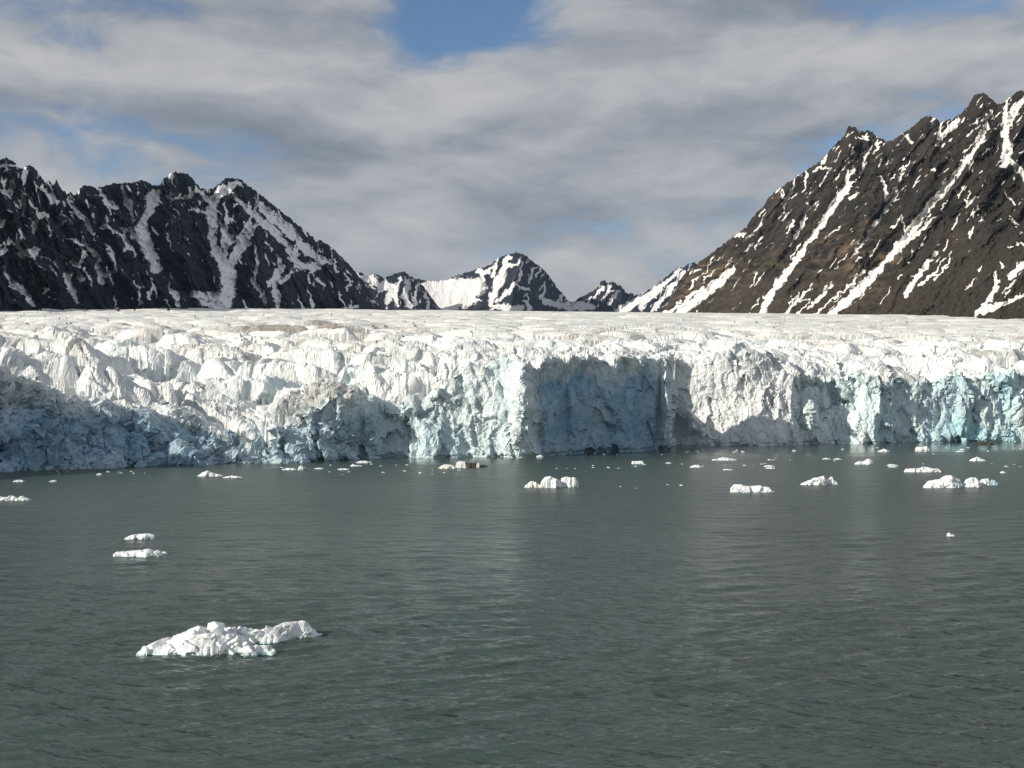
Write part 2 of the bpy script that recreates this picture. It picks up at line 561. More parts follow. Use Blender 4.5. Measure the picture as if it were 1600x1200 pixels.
def serac_field(X, Y, dl, px):
    """blocks, crevasses and flutes added to the smooth surface, in metres"""
    leftness = 1 - sstep(560, 760, px)
    near = np.exp(-dl / 260.0)
    fine = np.exp(-dl / 230.0)                             # detail finer than the far mesh rows fades out
    wx = X + 7 * (fbm(X / 40, Y / 40, 1, 3) + fine * 0.5 * fbm(X / 19, Y / 19, 2, 13))
    wy = Y + 7 * (fbm(X / 40, Y / 40, 1, 9) + fine * 0.5 * fbm(X / 19, Y / 19, 2, 19)) + 0.22 * X
    f1, f2, r, dx, dy = voronoi(wx / 40, wy / 24, 21)
    crev = sstep(0.0, 0.20 + np.clip(dl / 1500.0, 0, 0.5), f2 - f1)
    big = (r[0] - 0.5) * 1.5 + dx * (r[1] - 0.5) * 1.6 - dy * (0.5 + 0.9 * r[2]) - 0.55 * f1 * f1 - 0.85 * (1 - crev)
    g1, g2, s, ex, ey = voronoi(wx / 9.5, wy / 7.0, 77)
    small = (s[0] - 0.5) * 1.1 + ex * (s[1] - 0.5) - ey * s[2] - 0.5 * (1 - sstep(0, 0.22, g2 - g1))
    amp_b = (3.4 + 6.0 * leftness) * near + 3.0 * np.exp(-dl / 900.0)
    amp_b = amp_b * (0.35 + 0.65 * sstep(0, 40, dl))
    amp_s = (1.0 + 1.5 * leftness) * near * np.exp(-dl / 500.0)
    # long pressure waves across the flow, with fine cracks riding on them
    wave = (fbm(X / 150, (Y + 0.25 * X) / 60, 1, 41) + (0.25 + 0.75 * fine) * 0.45 * fbm(X / 75, (Y + 0.25 * X) / 30, 1, 43) + fine ** 2 * 0.2 * fbm(X / 36, (Y + 0.25 * X) / 12, 2, 45)) * (3.0 + 2.6 * sstep(400, 1500, dl))
    cracks = ridged(X / 26 + 0.3 * fbm(X / 60, Y / 60, 2, 5), (Y + 0.3 * X) / 13, 3, 55)
    cracks = -(cracks ** 4) * 2.0 * np.exp(-dl / 90.0)
    wide_ = ridged(X / 120 + 0.4 * fbm(X / 150, Y / 150, 2, 6), (Y + 0.35 * X) / 70, 1, 57)
    cracks = cracks - (wide_ ** 3) * 5.0 * sstep(120, 500, dl)
    flute = -np.abs(perlin(wx / 3.4 + 0.25 * Y / 3.4, Y / 16, 8)) * 1.1 * near ** 2 - 0.25 * near ** 2 * np.abs(perlin(wx / 1.3, Y / 6, 18))
    soft = fbm(X / 7.0, Y / 5.0, 4, 66, 0.5) * 0.6 * np.exp(-dl / 180.0)
    fade = 1 - 0.55 * sstep(1400, 2400, dl)
    return (amp_b * big + amp_s * small + wave * sstep(10, 90, dl) + cracks + flute * 0.6 + soft) * fade


def build_glacier():
    root = tag(empty('glacier', (0, 420, 0)), 'wide white tidewater glacier with a broken ice cliff', kind='structure')
    px = np.concatenate([np.arange(-880, -40, 7.0), np.arange(-40, 1046.5, 1.6), np.linspace(1047, 1051, 24), np.arange(1052.5, 1640, 1.6), np.arange(1645, 2250, 8.0)])
    a = (px - CX) / F
    Yw = depth_of_row(gx(WATERROW, px))
    lean = gx(LEAN, px)
    Xw = a * Yw
    u = np.concatenate([[0], np.cumsum(np.hypot(np.diff(Xw), np.diff(Yw)))])
    u -= np.interp(800, px, u)
    Yb0 = Yw + lean
    # brink row and the field behind it
    step = [0.0]
    while step[-1] < 7000:
        d = step[-1]
        step.append(d + (0.72 if d < 130 else 0.72 + (d - 130) * 0.0085))
    dl1 = np.array(step)
    nT, nC, n = len(dl1), 150, len(px)
    # ---- horizontal relief of the cliff, over (u, z)
    s = np.linspace(0, 1, nC)[:, None]
    PX = np.broadcast_to(px, (nC, n))
    zb_est = CAMH + (HY - gx(BRINKROW, px)) / F * Yb0
    Zc = -2.5 + s * (zb_est + 2.5)
    U = np.broadcast_to(u, (nC, n)) + 0.18 * Zc
    slump = 1 - sstep(370, 440, PX)                    # the collapsed part on the left
    slab = sstep(838, 850, PX) * (1 - sstep(1035, 1044, PX))   # the plane, freshly broken face
    wu = U + 2.5 * fbm(U / 14, Zc / 14, 3, 71)
    wz = Zc + 3.0 * fbm(U / 14, Zc / 14, 3, 81)
    butt = (ridged(wu / 30, wz / 90, 2, 15) - 0.6) * 9.0 * gx([(0, 1), (1047, 1), (1053, 0.5), (1230, 0.5), (1270, 1), (2300, 1)], PX)
    flutes = (ridged(wu / 10.0, wz / 30, 3, 25) - 0.6) * 4.2 * gx([(0, 1), (1047, 1), (1053, 0.45), (1230, 0.5), (1270, 1), (2300, 1)], PX)
    f1, f2, r, dx, dz = voronoi(wu / 6.5, wz / 13, 31)
    facet = ((r[0] - 0.5) * 1.6 + dx * (r[1] - 0.5) * 2.6 + dz * (r[2] - 0.5) * 1.6 - 0.22 * (1 - sstep(0, 0.10, f2 - f1))) * 1.7
    f1, f2, r, dx, dz = voronoi(wu / 2.6, wz / 4.2, 37)
    facet2 = ((r[0] - 0.5) + dx * (r[1] - 0.5) * 2.2 + dz * (r[2] - 0.5) * 1.5) * 0.75 + f1 * f1 * 0.5
    scal = fbm(U / 1.6, Zc / 2.0, 3, 91) * 0.28
    f1, f2, r, dx, dz = voronoi(wu / 11, wz / 8, 39)
    lump = ((r[0] - 0.5) * 1.0 + dx * (r[1] - 0.5) * 1.2 + dz * (r[2] - 0.2) * 1.2 - f1 * f1 * 0.6) * 3.0 + (ridged(wu / 13 + 0.4 * wz / 13, wz / 10, 5, 44, 0.62) - 0.55) * 7.5
    D = (butt + flutes) * (1 - 0.75 * slump) * (1 - 0.80 * slab) + facet * (1 - 0.35 * slab) * (1 - 0.7 * slump) * 0.8 + facet2 * 0.5 + scal * 0.6 + slump * lump * 0.8
    # special pieces of the front: a dark scooped hollow high on the block, undercut niches at its foot
    def blob(cx_, cz_, rx_, rz_):
        return np.exp(-(((PX - cx_) / rx_) ** 2 + ((Zc - cz_) / rz_) ** 2) ** 1.6)
    D = D - 5.0 * blob(862, 29, 26, 8) - 3.0 * blob(920, 31, 40, 5) - 3.5 * blob(985, 30, 25, 6)
    D = D - 5.0 * blob(959, 0.2, 6, 2.4) - 3.0 * blob(923, 0.0, 4, 1.5) - 3.0 * blob(942, 0.0, 5, 1.6) - 4.0 * blob(1035, 0.0, 5, 1.8)
    D = D + 3.5 * blob(816, 14, 14, 20) + 4.0 * blob(1043, 20, 5, 22) - 5.0 * blob(1030, 16, 4, 17)
    D = D - 7.0 * blob(1252, 22, 12, 9) - 5.0 * blob(1335, 22, 14, 12) + 3.0 * blob(1262, 14, 9, 11) - 7.0 * blob(1478, 14, 20, 10) + 5.0 * blob(1505, 17, 9, 18) + 3.0 * blob(1380, 12, 22, 18)
    D = D - 9.0 * blob(1063, 7, 12, 7) - 5.0 * blob(1085, 3, 12, 4)
    D = D - 1.2 * np.exp(-((Zc - 0.3) / 0.7) ** 2)      # wave-cut notch
    Yc = Yw + lean * (s ** (1.15)) - D
    # ---- top of the ice
    Yb = Yc[-1]
    ker = np.exp(-0.5 * (np.arange(-90, 91) / 32.0) ** 2)
    ker /= ker.sum()
    pu = np.arange(px[0], px[-1], 1.6)
    Ysm = np.interp(px, pu, np.convolve(np.pad(np.interp(pu, px, Yb), 90, mode='edge'), ker, 'valid'))
    k = sstep(0, 75, dl1)[:, None]
    # rows gather where the surface is steep, so that step faces are as finely cut as the tops
    def top_of(dl, k_):
        Yq = Yb * (1 - k_) + Ysm * k_ + dl
        pq = np.broadcast_to(px, dl.shape)
        rq = surface_row(pq, dl)
        return Yq, CAMH + (HY - rq) / F * Yq + serac_field(a * Yq, Yq, dl, pq)
    dl2 = np.broadcast_to(dl1[:, None], (nT, n))
    Yq, Zq = top_of(dl2, k)
    slope = np.abs(np.diff(Zq, axis=0)) / np.maximum(np.diff(dl1)[:, None], 0.05)
    dens = np.clip(slope, 0, 6)
    for ax, hw in ((1, 9), (0, 2)):
        cs = np.cumsum(np.pad(dens, [(hw + 1, hw) if q == ax else (0, 0) for q in (0, 1)], mode='edge'), axis=ax)
        dens = (np.take(cs, np.arange(2 * hw + 1, cs.shape[ax]), ax) - np.take(cs, np.arange(0, cs.shape[ax] - 2 * hw - 1), ax)) / (2 * hw + 1)
    cum = np.concatenate([np.zeros((1, n)), np.cumsum(1 + 1.1 * dens, 0)], 0)
    K = int(np.searchsorted(dl1, 190))                     # behind this the rows run evenly across
    cum[:K + 1] *= K / cum[K]
    cum[K + 1:] = np.arange(K + 1, nT)[:, None]
    DLr = np.empty((nT, n))
    for j in range(n):
        DLr[:, j] = np.interp(np.arange(nT), cum[:, j], dl1)
    j0, j1 = int(np.searchsorted(px, 1042)), int(np.searchsorted(px, 1058))
    w_ = ((px[j0:j1] - px[j0]) / (px[j1] - px[j0]))[None]
    ln_ = DLr[:, j0:j0 + 1] * (1 - w_) + DLr[:, j1:j1 + 1] * w_
    m_ = sstep(55, 100, ln_)
    DLr[:, j0:j1] = DLr[:, j0:j1] * (1 - m_) + ln_ * m_
    k = sstep(0, 75, DLr)
    YT = Yb * (1 - k) + Ysm * k + DLr
    XT = a * YT
    PXT = np.broadcast_to(px, (nT, n))
    row = surface_row(PXT, DLr)
    ZT = CAMH + (HY - row) / F * YT
    ZT = ZT + serac_field(XT, YT, DLr, PXT)
    # unseen dip behind the block, added to let sun onto the wall beside it
    ZT = ZT - 26 * np.exp(-(((XT - 48) / 38) ** 2 + ((YT - 0.45 * (XT - 50) - 484) / 17) ** 2) ** 2) * (PXT < 1050.5)
    zb = ZT[0]
    Zc2 = -2.5 + s * (zb + 2.5)
    # ---- attributes
    tealx = gx([(-900, 0.1), (380, 0.12), (460, 0.35), (600, 0.5), (700, 0.65), (790, 0.55), (850, 0.2), (1040, 0.35), (1052, 0.0), (1230, 0.02), (1262, 0.45), (1350, 0.7), (1440, 0.85), (1500, 1.1), (1600, 1.2), (2300, 1.0)], px)
    shadeC = gx([(-900, 0.9), (300, 0.9), (395, 0.45), (430, 0.55), (590, 0.6), (625, 0.12), (838, 0.0), (850, 0.95), (1025, 0.95), (1034, 0.35), (1047, 0.3), (1051, 0.12), (1100, 0.0), (1420, 0.0), (1470, 0.4), (1500, 0.2), (1600, 0.0), (2300, 0.0)], px)  # strongest on the shaded faces: their shade is painted into the ice blue
    shadeC = shadeC * (1 - sstep(0.72, 0.98, s + 0.10 * fbm(U / 7, Zc / 7, 3, 33))) * np.clip(0.9 + 0.3 * fbm(U / 20, Zc / 12, 3, 35), 0, 1.1)
    shadeT = 0 * XT
    blueC = np.clip(tealx * (0.70 + 0.55 * fbm(U / 22, Zc / 30, 3, 12)) * (1.05 - 0.3 * s), 0, 1)
    dirtC = np.clip(0.18 + 0.5 * fbm(U / 9, Zc / 60, 3, 14) * sstep(0.55, 1.0, s), 0, 1) * (0.35 + 0.65 * sstep(0.4, 1, s))
    dustband = np.exp(-((YT - 0.25 * XT - 880) / 190) ** 2) * np.exp(-((PXT - 500) / 230) ** 2)
    dirtT = np.clip(0.16 + 0.50 * fbm(XT / 80, (YT + 0.3 * XT) / 34, 2, 101) + 0.46 * dustband + 0.25 * fbm(XT / 40, YT / 24, 2, 111), 0, 1)
    blueT = np.clip(0.03 + 0.20 * fbm(XT / 30, YT / 20, 3, 121), 0, 0.5)
    # ---- one sheet, cut into its natural pieces
    Xc = a * Yc
    P = np.concatenate([np.stack((Xc, Yc, Zc2), -1), np.stack((XT, YT, ZT), -1)[1:]], 0)
    B = np.concatenate([blueC, blueT[1:]], 0)
    SHB = np.concatenate([shadeC, shadeT[1:]], 0)
    OLD = np.concatenate([np.zeros((nC, n)), (0.1 + 0.8 * sstep(20, 260, DLr))[1:]], 0)
    Dt = np.concatenate([dirtC, dirtT[1:]], 0)
    # broken-ice relief over the whole sheet, pushed along its normals
    N = grid_normals(P)
    DD = np.concatenate([np.zeros((nC - 1, n)), DLr], 0)
    rough = np.exp(-DD / 230.0) * (1 - 0.35 * np.concatenate([slab, np.zeros((nT - 1, n))], 0))
    lin_ = np.concatenate([np.broadcast_to(gx([(-900, 1.0), (380, 1.0), (440, 0.8), (600, 0.7), (640, 0.36), (840, 0.32), (860, 0.42), (1030, 0.42), (1052, 0.42), (1240, 0.42), (1270, 0.5), (2300, 0.5)], px), (nC - 1, n)), np.full((nT, n), 0.5)], 0)
    disp = fracture(P, 13.0, 301, 2.3, 0.34, 0.3, (1, 1, 1.7)) * 0.50 * rough * lin_
    disp += fracture(P, 4.6, 302, 2.0, 0.35, 0.35, (1, 1, 1.5)) * 0.30 * rough * lin_
    disp += fracture(P, 1.9, 303, 1.8, 0.4, 0.3, (1, 1, 1.3)) * 0.22 * rough ** 2 * lin_
    P = P + N * disp[..., None]
    off = np.array(root.location)

    def piece(name, r0, r1, c0, c1, label):
        sub = P[r0:r1, c0:c1]
        o = link_mesh(name, (sub - off).reshape(-1, 3), grid_faces(sub.shape[0], sub.shape[1]), M_ICE, root, False,
                      {'blue': B[r0:r1, c0:c1], 'dirt': Dt[r0:r1, c0:c1], 'dense': SHB[r0:r1, c0:c1], 'old': OLD[r0:r1, c0:c1]})
        o['label'] = label
    col = lambda q: int(np.searchsorted(px, q))
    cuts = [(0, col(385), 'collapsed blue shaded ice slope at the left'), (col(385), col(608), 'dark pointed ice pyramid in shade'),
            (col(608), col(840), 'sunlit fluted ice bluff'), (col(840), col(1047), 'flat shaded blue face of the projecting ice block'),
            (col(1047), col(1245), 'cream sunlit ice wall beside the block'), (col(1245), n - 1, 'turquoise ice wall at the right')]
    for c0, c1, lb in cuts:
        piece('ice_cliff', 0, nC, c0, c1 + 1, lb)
    nr = nC - 1 + int(nT * 0.42)
    piece('serac_field', nC - 1, nr + 1, 0, n, 'jumbled white ice towers and steps behind the cliff edge')
    piece('upper_icefield', nr, P.shape[0], 0, n, 'smoother crevassed white ice sloping up to the mountains')
    return root


build_glacier()

# ------------------------------------------------------------------ mountains
def seg_dist(PX, PY, pts):
    """distance to a polyline in photo pixels, with the local half-width interpolated along it"""
    best = np.full(PX.shape, 1e9)
    for (x0, y0, w0), (x1, y1, w1) in zip(pts[:-1], pts[1:]):
        vx, vy = x1 - x0, y1 - y0
        L = vx * vx + vy * vy + 1e-9
        tt = np.clip(((PX - x0) * vx + (PY - y0) * vy) / L, 0, 1)
        d = np.hypot(PX - (x0 + tt * vx), PY - (y0 + tt * vy)) / (w0 + tt * (w1 - w0))
        best = np.minimum(best, d)
    return best


def W(w0, w1, *pts):
    k = len(pts) - 1
    out = [(x, y, w0 + (w1 - w0) * i / max(k, 1)) for i, (x, y) in enumerate(pts)]
    x, y, w = out[-1]
    out[-1] = (x, y, w * 0.6)
    x, y, w = out[0]
    out[0] = (x, y, w * 0.45)
    return out


def build_mountain(name, label, sky, x0, x1, stepx, rows, Yridge, Ybase, baserow, snowlines, shear, mat, seed, relief, patch, tan=None, jag=1.6, wide=1.0, scree=None, streaks=0, warp=9.0, rib=0.62):
    px = np.concatenate([np.arange(x0, min(x1, -20), stepx * 4), np.arange(max(x0, -20), min(x1, 1620) + 0.01, stepx), np.arange(max(x0, 1621), x1 + 0.01, stepx * 4)])
    px = px[(px >= x0) & (px <= x1)]
    n = len(px)
    top = gx(sky, px)
    top0 = top
    top = top - jag * 1.3 * np.abs(fbm(px / 9.0, px * 0 + seed, 3, seed + 1)) + jag * 0.9 * fbm(px / 3.0, px * 0 + 3.3, 3, seed + 2)
    base = baserow + 0 * px
    base = np.maximum(base, top + 6)
    s = np.linspace(0, 1, rows)[:, None]                  # 0 at the foot, 1 on the ridge
    PY = base + (top0 - base) * s + (top - top0) * s ** 9     # the ragged edge stays on the crest
    PX = np.broadcast_to(px, PY.shape)
    pw_ = PX + min(0.035 * (x1 - x0) ** 0.85, 4.0) * fbm(PX / 28, PY / 28, 3, seed + 30) + 0.25 * (PY - 440)
    Yr, Yb = gx(Yridge, pw_), gx(Ybase, pw_)
    Y = Yb + (Yr - Yb) * s ** 0.92
    # broken rock relief: buttresses that run down the fall line, then blocks
    wx = PX + warp * fbm(PX / 45, PY / 45, 3, seed + 3)
    wy = PY + warp * fbm(PX / 45, PY / 45, 3, seed + 4)
    q = wx + shear * wy
    rel = (ridged(q / 60, wy / 190, 2, seed + 5) - 0.6) * 1.5
    rel = rel + (ridged(q / 21, wy / 70, 3, seed + 6, 0.5) - 0.6) * rib
    f1, f2, r, dx, dy = voronoi(q / 11, wy / 19, seed + 13)
    rel = rel + ((r[0] - 0.5) * 0.5 + dx * (r[1] - 0.5) + dy * (r[2] - 0.5)) * 0.20
    rel = rel + fbm(PX / 8, PY / 8, 4, seed + 7, 0.6) * 0.13
    snow = np.zeros(PX.shape)
    gully = np.zeros(PX.shape)
    jx = PX + 3.4 * fbm(PX / 13, PY / 13, 4, seed + 8, 0.6)
    jy = PY + 3.4 * fbm(PX / 13, PY / 13, 4, seed + 9, 0.6)
    brng = np.random.default_rng(seed)
    twigs = []
    for ln in snowlines:                                   # side runnels feeding the larger gullies
        for (xa, ya, wa), (xb, yb, wb) in zip(ln[:-1], ln[1:]):
            if ya > yb: xa, ya, xb, yb = xb, yb, xa, ya
            L_ = math.hypot(xb - xa, yb - ya)
            for _ in range(int(L_ / 20 + brng.random())):
                f_ = brng.random()
                ang = math.atan2(ya - yb, xa - xb) + brng.choice([-1, 1]) * brng.uniform(0.15, 0.5)
                l_ = brng.uniform(6, 22)
                x_, y_ = xa + f_ * (xb - xa), ya + f_ * (yb - ya)
                twigs.append([(x_, y_, 1.0), (x_ + l_ * math.cos(ang), y_ + l_ * math.sin(ang), 0.3)])
    for _ in range(streaks):                               # thin lone streaks down the fall line
        x_, f_ = brng.uniform(max(x0, -20), min(x1, 1620)), brng.uniform(0.1, 0.9)
        y_ = float(np.interp(x_, px, top)) + f_ * (baserow - float(np.interp(x_, px, top)))
        l_, dr = brng.uniform(8, 34), math.atan2(1.0, -shear) + brng.normal(0, 0.12)
        w_ = brng.uniform(0.5, 1.0)
        twigs.append([(x_, y_, 0.2), (x_ + 0.5 * l_ * math.cos(dr), y_ + 0.5 * l_ * math.sin(dr), w_), (x_ + l_ * math.cos(dr), y_ + l_ * math.sin(dr), 0.2)])
    for ln in snowlines + twigs:
        d = seg_dist(jx, jy, [(a_, b_, (c_ + 0.5) * wide) for a_, b_, c_ in ln])
        snow = np.maximum(snow, np.clip(1.2 - 0.50 * d, 0, 1))
        if max(q_[2] for q_ in ln) > 1.2:
            gully = np.maximum(gully, np.exp(-(d / 2.0) ** 2))
    cover, high = patch
    ledge = fbm(q / 6, wy / 22, 4, seed + 10, 0.6)
    snow = np.maximum(snow, np.clip(cover + ledge * 0.75 + high * (s - 0.6), 0, 0.85))
    taper = sstep(0, 0.10, 1 - s) * 0.85 + 0.15
    sc_ = np.zeros(PX.shape) if scree is None else scree(PX, PY)
    rel = rel * (1 - 0.45 * sc_)
    Y = Y - relief * rel * taper + relief * 0.5 * gully * taper * (1 - 0.75 * sc_)
    Z = CAMH + (HY - PY) / F * Y
    A = (PX - CX) / F
    P = np.stack((A * Y, Y, Z), -1)
    # the far side falls away behind the ridge
    back = []
    for k, (dy, dz) in enumerate(((25, -12), (90, -60), (240, -200), (520, -460), (1000, -900))):
        b = P[-1].copy()
        b[:, 1] += dy
        b[:, 0] += dy * A[-1]
        b[:, 2] += dz * (0.8 + 0.3 * fbm(px / 20, px * 0 + k, 2, seed + 20))
        back.append(b)
    P = np.concatenate([P, np.array(back)], 0)
    ext = lambda q_: np.concatenate([q_, np.repeat(q_[-1:], 5, 0)], 0)
    tn = np.zeros(PX.shape) if tan is None else tan(PX, PY)
    o = link_mesh(name, P.reshape(-1, 3), grid_faces(P.shape[0], n), mat, None, False, {'snow': ext(snow), 'tan': ext(tn), 'scree': ext(sc_)})
    tag(o, label, kind='structure')
    return o


SKY_L = [(-700, 210), (-450, 190), (-250, 225), (-120, 215), (-40, 250), (0, 250), (8, 247), (20, 253), (33, 264), (38, 262), (45, 258), (51, 260), (60, 272), (70, 285), (76, 283), (83, 290), (88, 281), (94, 293),
         (106, 305), (110, 299), (116, 306), (128, 292), (140, 290), (154, 293), (165, 290), (178, 287), (190, 288), (200, 286), (215, 284), (222, 281), (235, 288), (250, 292), (253, 284), (262, 276), (270, 270),
         (282, 271), (293, 273), (302, 282), (312, 294), (322, 296), (335, 294), (345, 286), (353, 278), (362, 279), (377, 281), (388, 292), (400, 300), (420, 316), (450, 339), (470, 356), (493, 376), (500, 375),
         (513, 383), (525, 394), (540, 407), (555, 425), (570, 446), (585, 468), (598, 482), (616, 486), (640, 495)]
SNOW_L = [W(2, 2, (39, 266), (38, 287)), W(1.5, 1.5, (0, 261), (10, 259), (25, 258)), W(1.5, 3, (15, 270), (20, 290), (15, 305), (8, 300)), W(1.5, 2, (3, 280), (8, 300)),
          W(2, 2.5, (40, 300), (37, 337)), W(2, 2, (65, 290), (82, 317)), W(1.4, 1.4, (76, 287), (92, 320)), W(1.5, 3, (105, 308), (120, 330), (135, 347), (147, 367)),
          W(3.5, 2.5, (75, 338), (60, 336), (55, 350), (52, 362)), W(2, 2, (2, 354), (8, 346)), W(1.5, 5, (37, 365), (28, 382), (35, 397), (50, 396), (55, 390)),
          W(2, 2, (0, 385), (16, 377)), W(1.5, 1.5, (0, 396), (11, 389)), W(2, 2.6, (0, 410), (12, 432), (25, 445), (40, 462), (54, 477)), W(2.5, 2.5, (103, 335), (113, 351)), W(2, 2.5, (92, 352), (101, 347)),
          W(2, 4, (158, 298), (167, 316), (183, 325)), W(2, 3, (190, 290), (199, 320), (206, 336)), W(6, 8, (250, 299), (238, 310), (236, 322)),
          W(4, 8, (236, 322), (226, 345), (220, 358), (228, 375), (236, 398), (246, 420)), W(2, 2, (200, 358), (215, 370), (226, 384)), W(3, 3, (190, 355), (195, 362)), W(1.6, 1.6, (163, 350), (182, 363)),
          W(2, 3, (130, 376), (142, 391), (155, 405)), W(2, 2, (117, 375), (128, 382)), W(3, 2, (194, 370), (200, 385), (193, 393)), W(1.5, 1.5, (207, 384), (211, 402)), W(2, 3.5, (110, 405), (122, 420), (128, 436)),
          W(2, 2, (131, 394), (123, 416)), W(2, 3.5, (152, 408), (155, 425), (159, 441)), W(3.5, 2, (178, 423), (164, 430)), W(1.6, 1.6, (175, 394), (181, 418)), W(2, 4, (103, 428), (108, 448), (120, 470)),
          W(2, 2, (68, 457), (76, 449)), W(2.4, 2.4, (96, 400), (102, 404)), W(2, 2, (209, 439), (219, 450)), W(1.5, 1.5, (238, 450), (233, 467)), W(2, 2.4, (264, 446), (275, 462), (278, 477)), W(1.6, 1.6, (218, 460), (217, 472)),
          W(4, 5, (375, 287), (360, 290), (345, 300), (335, 310), (330, 325), (333, 350), (330, 370)), W(5, 9, (330, 370), (340, 395), (352, 412), (358, 430), (355, 455), (350, 480)),
          W(3, 7, (300, 458), (330, 462), (352, 462)), W(3, 8, (312, 470), (335, 476), (352, 478)), W(2, 4, (306, 294), (322, 310), (330, 322)), W(2, 2, (352, 318), (355, 346)),
          W(2, 5, (396, 335), (385, 355), (372, 385), (365, 405), (358, 430)), W(1.5, 3, (402, 345), (393, 362), (382, 386), (374, 400)), W(2, 4, (350, 358), (362, 372), (352, 390)), W(2, 3, (345, 340), (350, 372), (353, 395)),
          W(2, 4.5, (365, 305), (385, 325), (410, 345), (430, 364), (442, 378)), W(2.5, 3.5, (397, 310), (415, 330), (430, 346), (455, 366), (475, 390), (500, 405), (516, 410)), W(1.5, 1.5, (420, 325), (450, 352), (480, 385), (505, 405)),
          W(2, 4.5, (440, 365), (450, 385), (460, 405), (472, 417), (490, 417), (500, 414)), W(1.5, 2, (460, 384), (463, 402)), W(3, 3, (485, 425), (500, 412)), W(2, 4, (434, 398), (440, 416), (432, 432), (420, 445)),
          W(4, 3, (424, 436), (430, 455), (437, 480)), W(4, 3, (438, 440), (457, 424)), W(1.6, 2.2, (400, 385), (402, 415), (395, 440), (410, 457), (416, 480)), W(1.2, 1.2, (415, 380), (425, 392)), W(1.6, 1.6, (497, 436), (505, 447)),
          W(1.6, 1.6, (548, 444), (541, 453)), W(1.5, 1.5, (522, 415), (529, 427)), W(2, 2, (553, 479), (560, 480)), W(1.8, 1.8, (366, 322), (371, 321)), W(1.5, 2, (300, 325), (325, 335)), W(2, 2, (293, 290), (298, 300)), W(1.6, 1.6, (285, 310), (300, 305), (312, 297)), W(1.4, 1.4, (258, 306), (272, 310), (283, 306))]

build_mountain('mountain', 'dark jagged mountain with snow filled gullies on the left shore', SKY_L, -700, 640, 0.95, 250,
               [(-700, 1500), (-200, 1900), (0, 2250), (250, 2900), (400, 3250), (640, 4300)], [(-700, 1150), (-200, 1450), (0, 1700), (250, 2200), (400, 2500), (640, 3900)],
               500, SNOW_L, -0.42, M_MOUNT_L, 200, 75, (-0.06, 0.35), None, 2.1, 1.0, None, 30)

